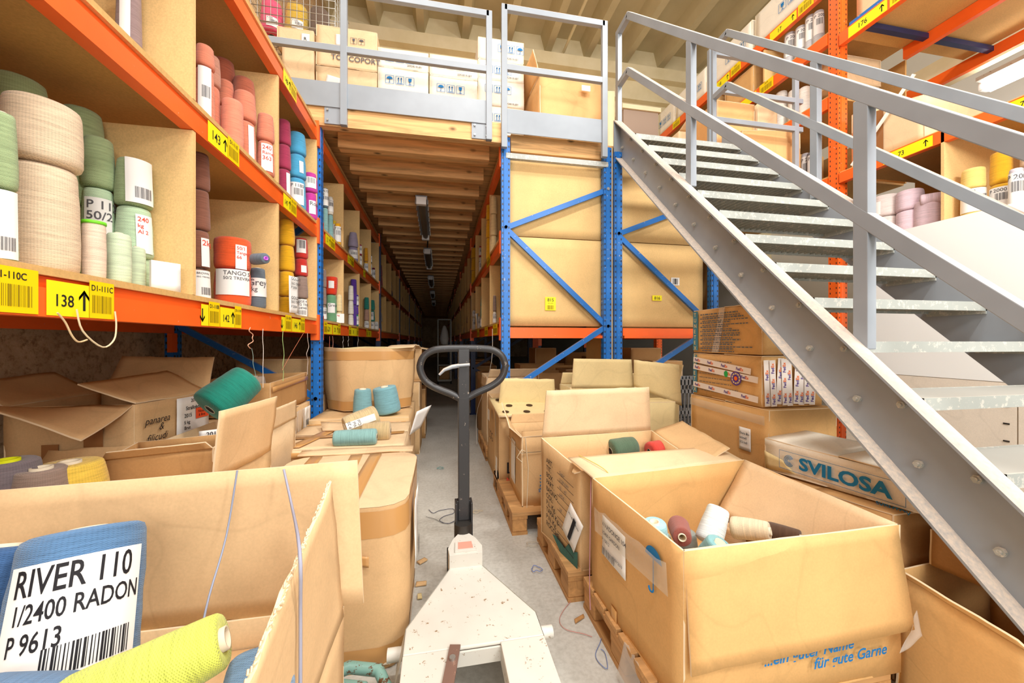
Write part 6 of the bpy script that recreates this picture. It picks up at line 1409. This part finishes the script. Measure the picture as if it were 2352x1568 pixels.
strand('beige strand hanging in a wide loop below the beam numbered 138', [pt(176, 710, x=XE), pt(190, 760, x=XE), pt(235, 797, x=XE), pt(262, 780, x=XE), pt(267, 745, x=XE), pt(264, 715, x=XE)], .0022, (224, 206, 168))
hang('pale pink knotted strand hanging at the number 142 label', 575, 752, 800, (226, 170, 140), .0022, 7); hang('grey-green strand running down from the pink knot', 578, 800, 905, (150, 170, 160), .0013, 2, du=14)
hang('white strand hanging straight below the lower beam', 604, 755, 890, (236, 226, 214), .0014, 1); hang('light green strand hanging with a knot', 650, 760, 875, (170, 200, 130), .0016, 3)
strand('thin red strand sloping under the beam', [pt(697, 765, x=XE), pt(670, 810, x=XE), pt(648, 850, x=XE)], .0012, (200, 120, 90)); hang('grey tangled strand hanging near the corner post', 706, 765, 860, (196, 180, 170), .002, 4)
for i, (u, c, v1, lab) in enumerate(((757, (200, 110, 90), 850, 'reddish strand hanging just past the corner post'), (764, (220, 150, 130), 850, 'pink strand beside the reddish one past the corner post'), (788, (210, 200, 190), 800, 'pale strand, first of the thin ones in the second bay'), (800, (210, 200, 190), 795, 'pale strand, second of the thin ones in the second bay'), (822, (210, 200, 190), 800, 'pale strand, third of the thin ones in the second bay'))): hang(lab, u, 772, v1, c, .0016, 1)
strand('white string hanging from the right shelf beam down to the pallets', [pt(1131, 755, x=.5), pt(1129, 830, x=.49), pt(1110, 900, x=.46), pt(1095, 950, x=.44), pt(1095, 1020, x=.44)], .0022, (232, 226, 216))
strand('pink and violet strand running down the left edge of the large open box', [pt(1357, 1095, y=1.64), pt(1356, 1200, x=.655), pt(1354, 1330, x=.65), pt(1356, 1400, x=.64)], .002, (190, 140, 150))
strand('yellow strand lying over the back flap of the large open box', [pt(1330, 1045, y=1.8)+Vector((0, 0, .0)), pt(1385, 1075, y=1.66), pt(1402, 1100, y=1.63), pt(1408, 1160, y=1.62)], .0018, (206, 180, 90))
def squiggle(label, u, v, R, rgb, n_=30, r=.0018, seed=1, flat=True, sx=1.):
    c = pt(u, v, z=.006); rn = random.Random(seed); P = []
    a = 0; q = Vector((0, 0, 0))
    for i in range(n_):
        a += rn.uniform(.2, 1.1); rr = R*(.35+.65*rn.random()); P.append(c+Vector((rr*cos(a)*sx, rr*sin(a), .002+.004*rn.random())))
    strand(label, P, r, rgb, smooth=3)
squiggle('blue yarn curl on the floor right of the pallet truck', 1232, 1308, .035, (110, 130, 190), 12, seed=3); squiggle('teal yarn tangle on the floor left of the truck shaft', 1012, 1075, .045, (90, 150, 150), 20, .0012, 4)
strand('dark blue yarn thread curling on the floor left of the truck', [pt(u, v, z=.006) for u, v in ((985, 1170), (995, 1178), (1010, 1172), (1040, 1168), (1042, 1178), (1020, 1185), (1010, 1195), (1028, 1202), (1045, 1195), (1050, 1190))], .0018, (60, 66, 90))
strand('thin wavy grey thread on the floor beside the taped carton', [pt(u, v, z=.006) for u, v in ((978, 1186), (1000, 1192), (1015, 1200), (1035, 1201), (1048, 1196))], .0012, (90, 90, 90))
strand('thin red thread on the floor by the splintered pallet', [pt(u, v, z=.006) for u, v in ((1320, 1370), (1295, 1400), (1285, 1425), (1300, 1445), (1340, 1455), (1360, 1462))], .0012, (200, 130, 120))
strand('blue thread on the floor in front of the right pallet', [pt(u, v, z=.006) for u, v in ((1385, 1430), (1380, 1470), (1368, 1500), (1375, 1520), (1395, 1535), (1390, 1500), (1380, 1490))], .0014, (110, 130, 180))
squiggle('beige tangled yarn on the floor right of the truck bracket', 1095, 1175, .03, (206, 190, 160), 18, .0014, 6, sx=1.6); squiggle('pale fibre tuft on the floor by the splintered pallet', 1225, 1250, .04, (190, 180, 160), 20, .001, 7, sx=1.5)
c = pt(872, 1512, z=.01); rn = random.Random(3); m = MB()
for k in range(70):
    a0 = rn.uniform(0, 6.28); P = []
    for i in range(7):
        a = a0+i*.5; rr = .05*rn.uniform(.3, 1.1); P.append(c+Vector((rr*cos(a)*1.5, rr*sin(a), .004+.03*rn.random()*(1-rr/.06)+.003)))
    m.tube(P, .0016, 4)
solo('waste_yarn', 'heap of beige waste yarn on the floor beside the taped carton', 'waste yarn', m, [plain('waste_beige', (206, 192, 168), .9)], c)
def scrap(label, u, v, w_, h_, ang, col=PALLET):
    p = pt(u, v, z=.0); r_ = Vector((cos(ang), sin(ang), 0)); q_ = Vector((-sin(ang), cos(ang), 0)); m = MB(); p = p+Vector((0, 0, .004))
    m.panel(p-r_*w_, p+r_*w_*.7-q_*h_*.5, p+r_*w_+q_*h_*.4, p-r_*w_*.6+q_*h_, .006, 5, 4, .004, u); solo('wood_splinter' if col is PALLET else 'cardboard_scrap', label, 'scrap', m, [col], p)
scrap('pale wood splinter on the floor by the right pallet', 1332, 1425, .035, .015, .6); scrap('torn scrap of board beside the taped carton, farther one', 972, 1292, .03, .03, 1, CARD); scrap('torn scrap of board beside the taped carton, nearer one', 968, 1345, .03, .03, .3, CARD); scrap('small yellowed scrap at the foot of the taped carton', 966, 1372, .02, .02, 2, CARDY)
# plastic wrap pieces
def film(label, P, amp=.02, seed=1):
    m = MB().panel(*P, .0004, 12, 10, amp, seed, ragged=.02); solo('plastic_film', label, 'plastic film', m, [PLASTIC], P[0])
a = pt(1400, 1500, z=.02); film('crumpled clear film hanging from the right pallet', [Vector((.63, 1.16, .02)), Vector((.63, 1.3, .02)), Vector((.65, 1.28, .15)), Vector((.65, 1.18, .15))], .03, 2)
a = L[1]; film('crumpled clear film at the far corner of the large open box', [a+Vector((-.08, -.045, -.37)), a+Vector((.03, -.04, -.34)), a+Vector((.035, -.02, -.27)), a+Vector((-.04, -.045, -.31))], .03, 4)
# ---------------------------------------------------------------- far end of the aisle
t = T('roll_cage', 'dim roll cage with a white wrapped bundle at the dark end of the aisle', 'roll cage', (.0, 11.2, 0))
m = MB(); xa, xb = pt(1006, 800, y=11.2).x, pt(1036, 800, y=11.2).x
for x in (xa, xb): m.bar((x, 11.2, .1), (x, 11.2, 1.86), .03, .03); m.bar((x, 11.9, .1), (x, 11.9, 1.86), .03, .03)
for z in (.12, .55, 1.1, 1.86): m.bar((xa, 11.2, z), (xb, 11.2, z), .03, .03)
m.box(xa, xb, 11.2, 11.9, .08, .12); part(t, 'cage_frame', m, [GALV])
for x in (xa, xb): part(t, 'castor', MB().tube([(x-.015, 11.25, .045), (x+.015, 11.25, .045)], .045, 12), [INK])
m = MB().lathe([(.02, 0), (.11, .03), (.13, .2), (.1, .4), (.05, .55), (.01, .58)], 16, 0, Matrix.Translation(((xa+xb)/2, 11.5, 1.125)), .25, 2)
solo('wrapped_bundle', 'white plastic-wrapped bundle standing in the roll cage', 'bundle', m, [PAPER], ((xa+xb)/2, 11.5, 1.125))
carton('carton standing low in the roll cage', rect4(xa+.04, xb-.04, 11.25, 11.8, .5), .122, CARDD, closed=True)
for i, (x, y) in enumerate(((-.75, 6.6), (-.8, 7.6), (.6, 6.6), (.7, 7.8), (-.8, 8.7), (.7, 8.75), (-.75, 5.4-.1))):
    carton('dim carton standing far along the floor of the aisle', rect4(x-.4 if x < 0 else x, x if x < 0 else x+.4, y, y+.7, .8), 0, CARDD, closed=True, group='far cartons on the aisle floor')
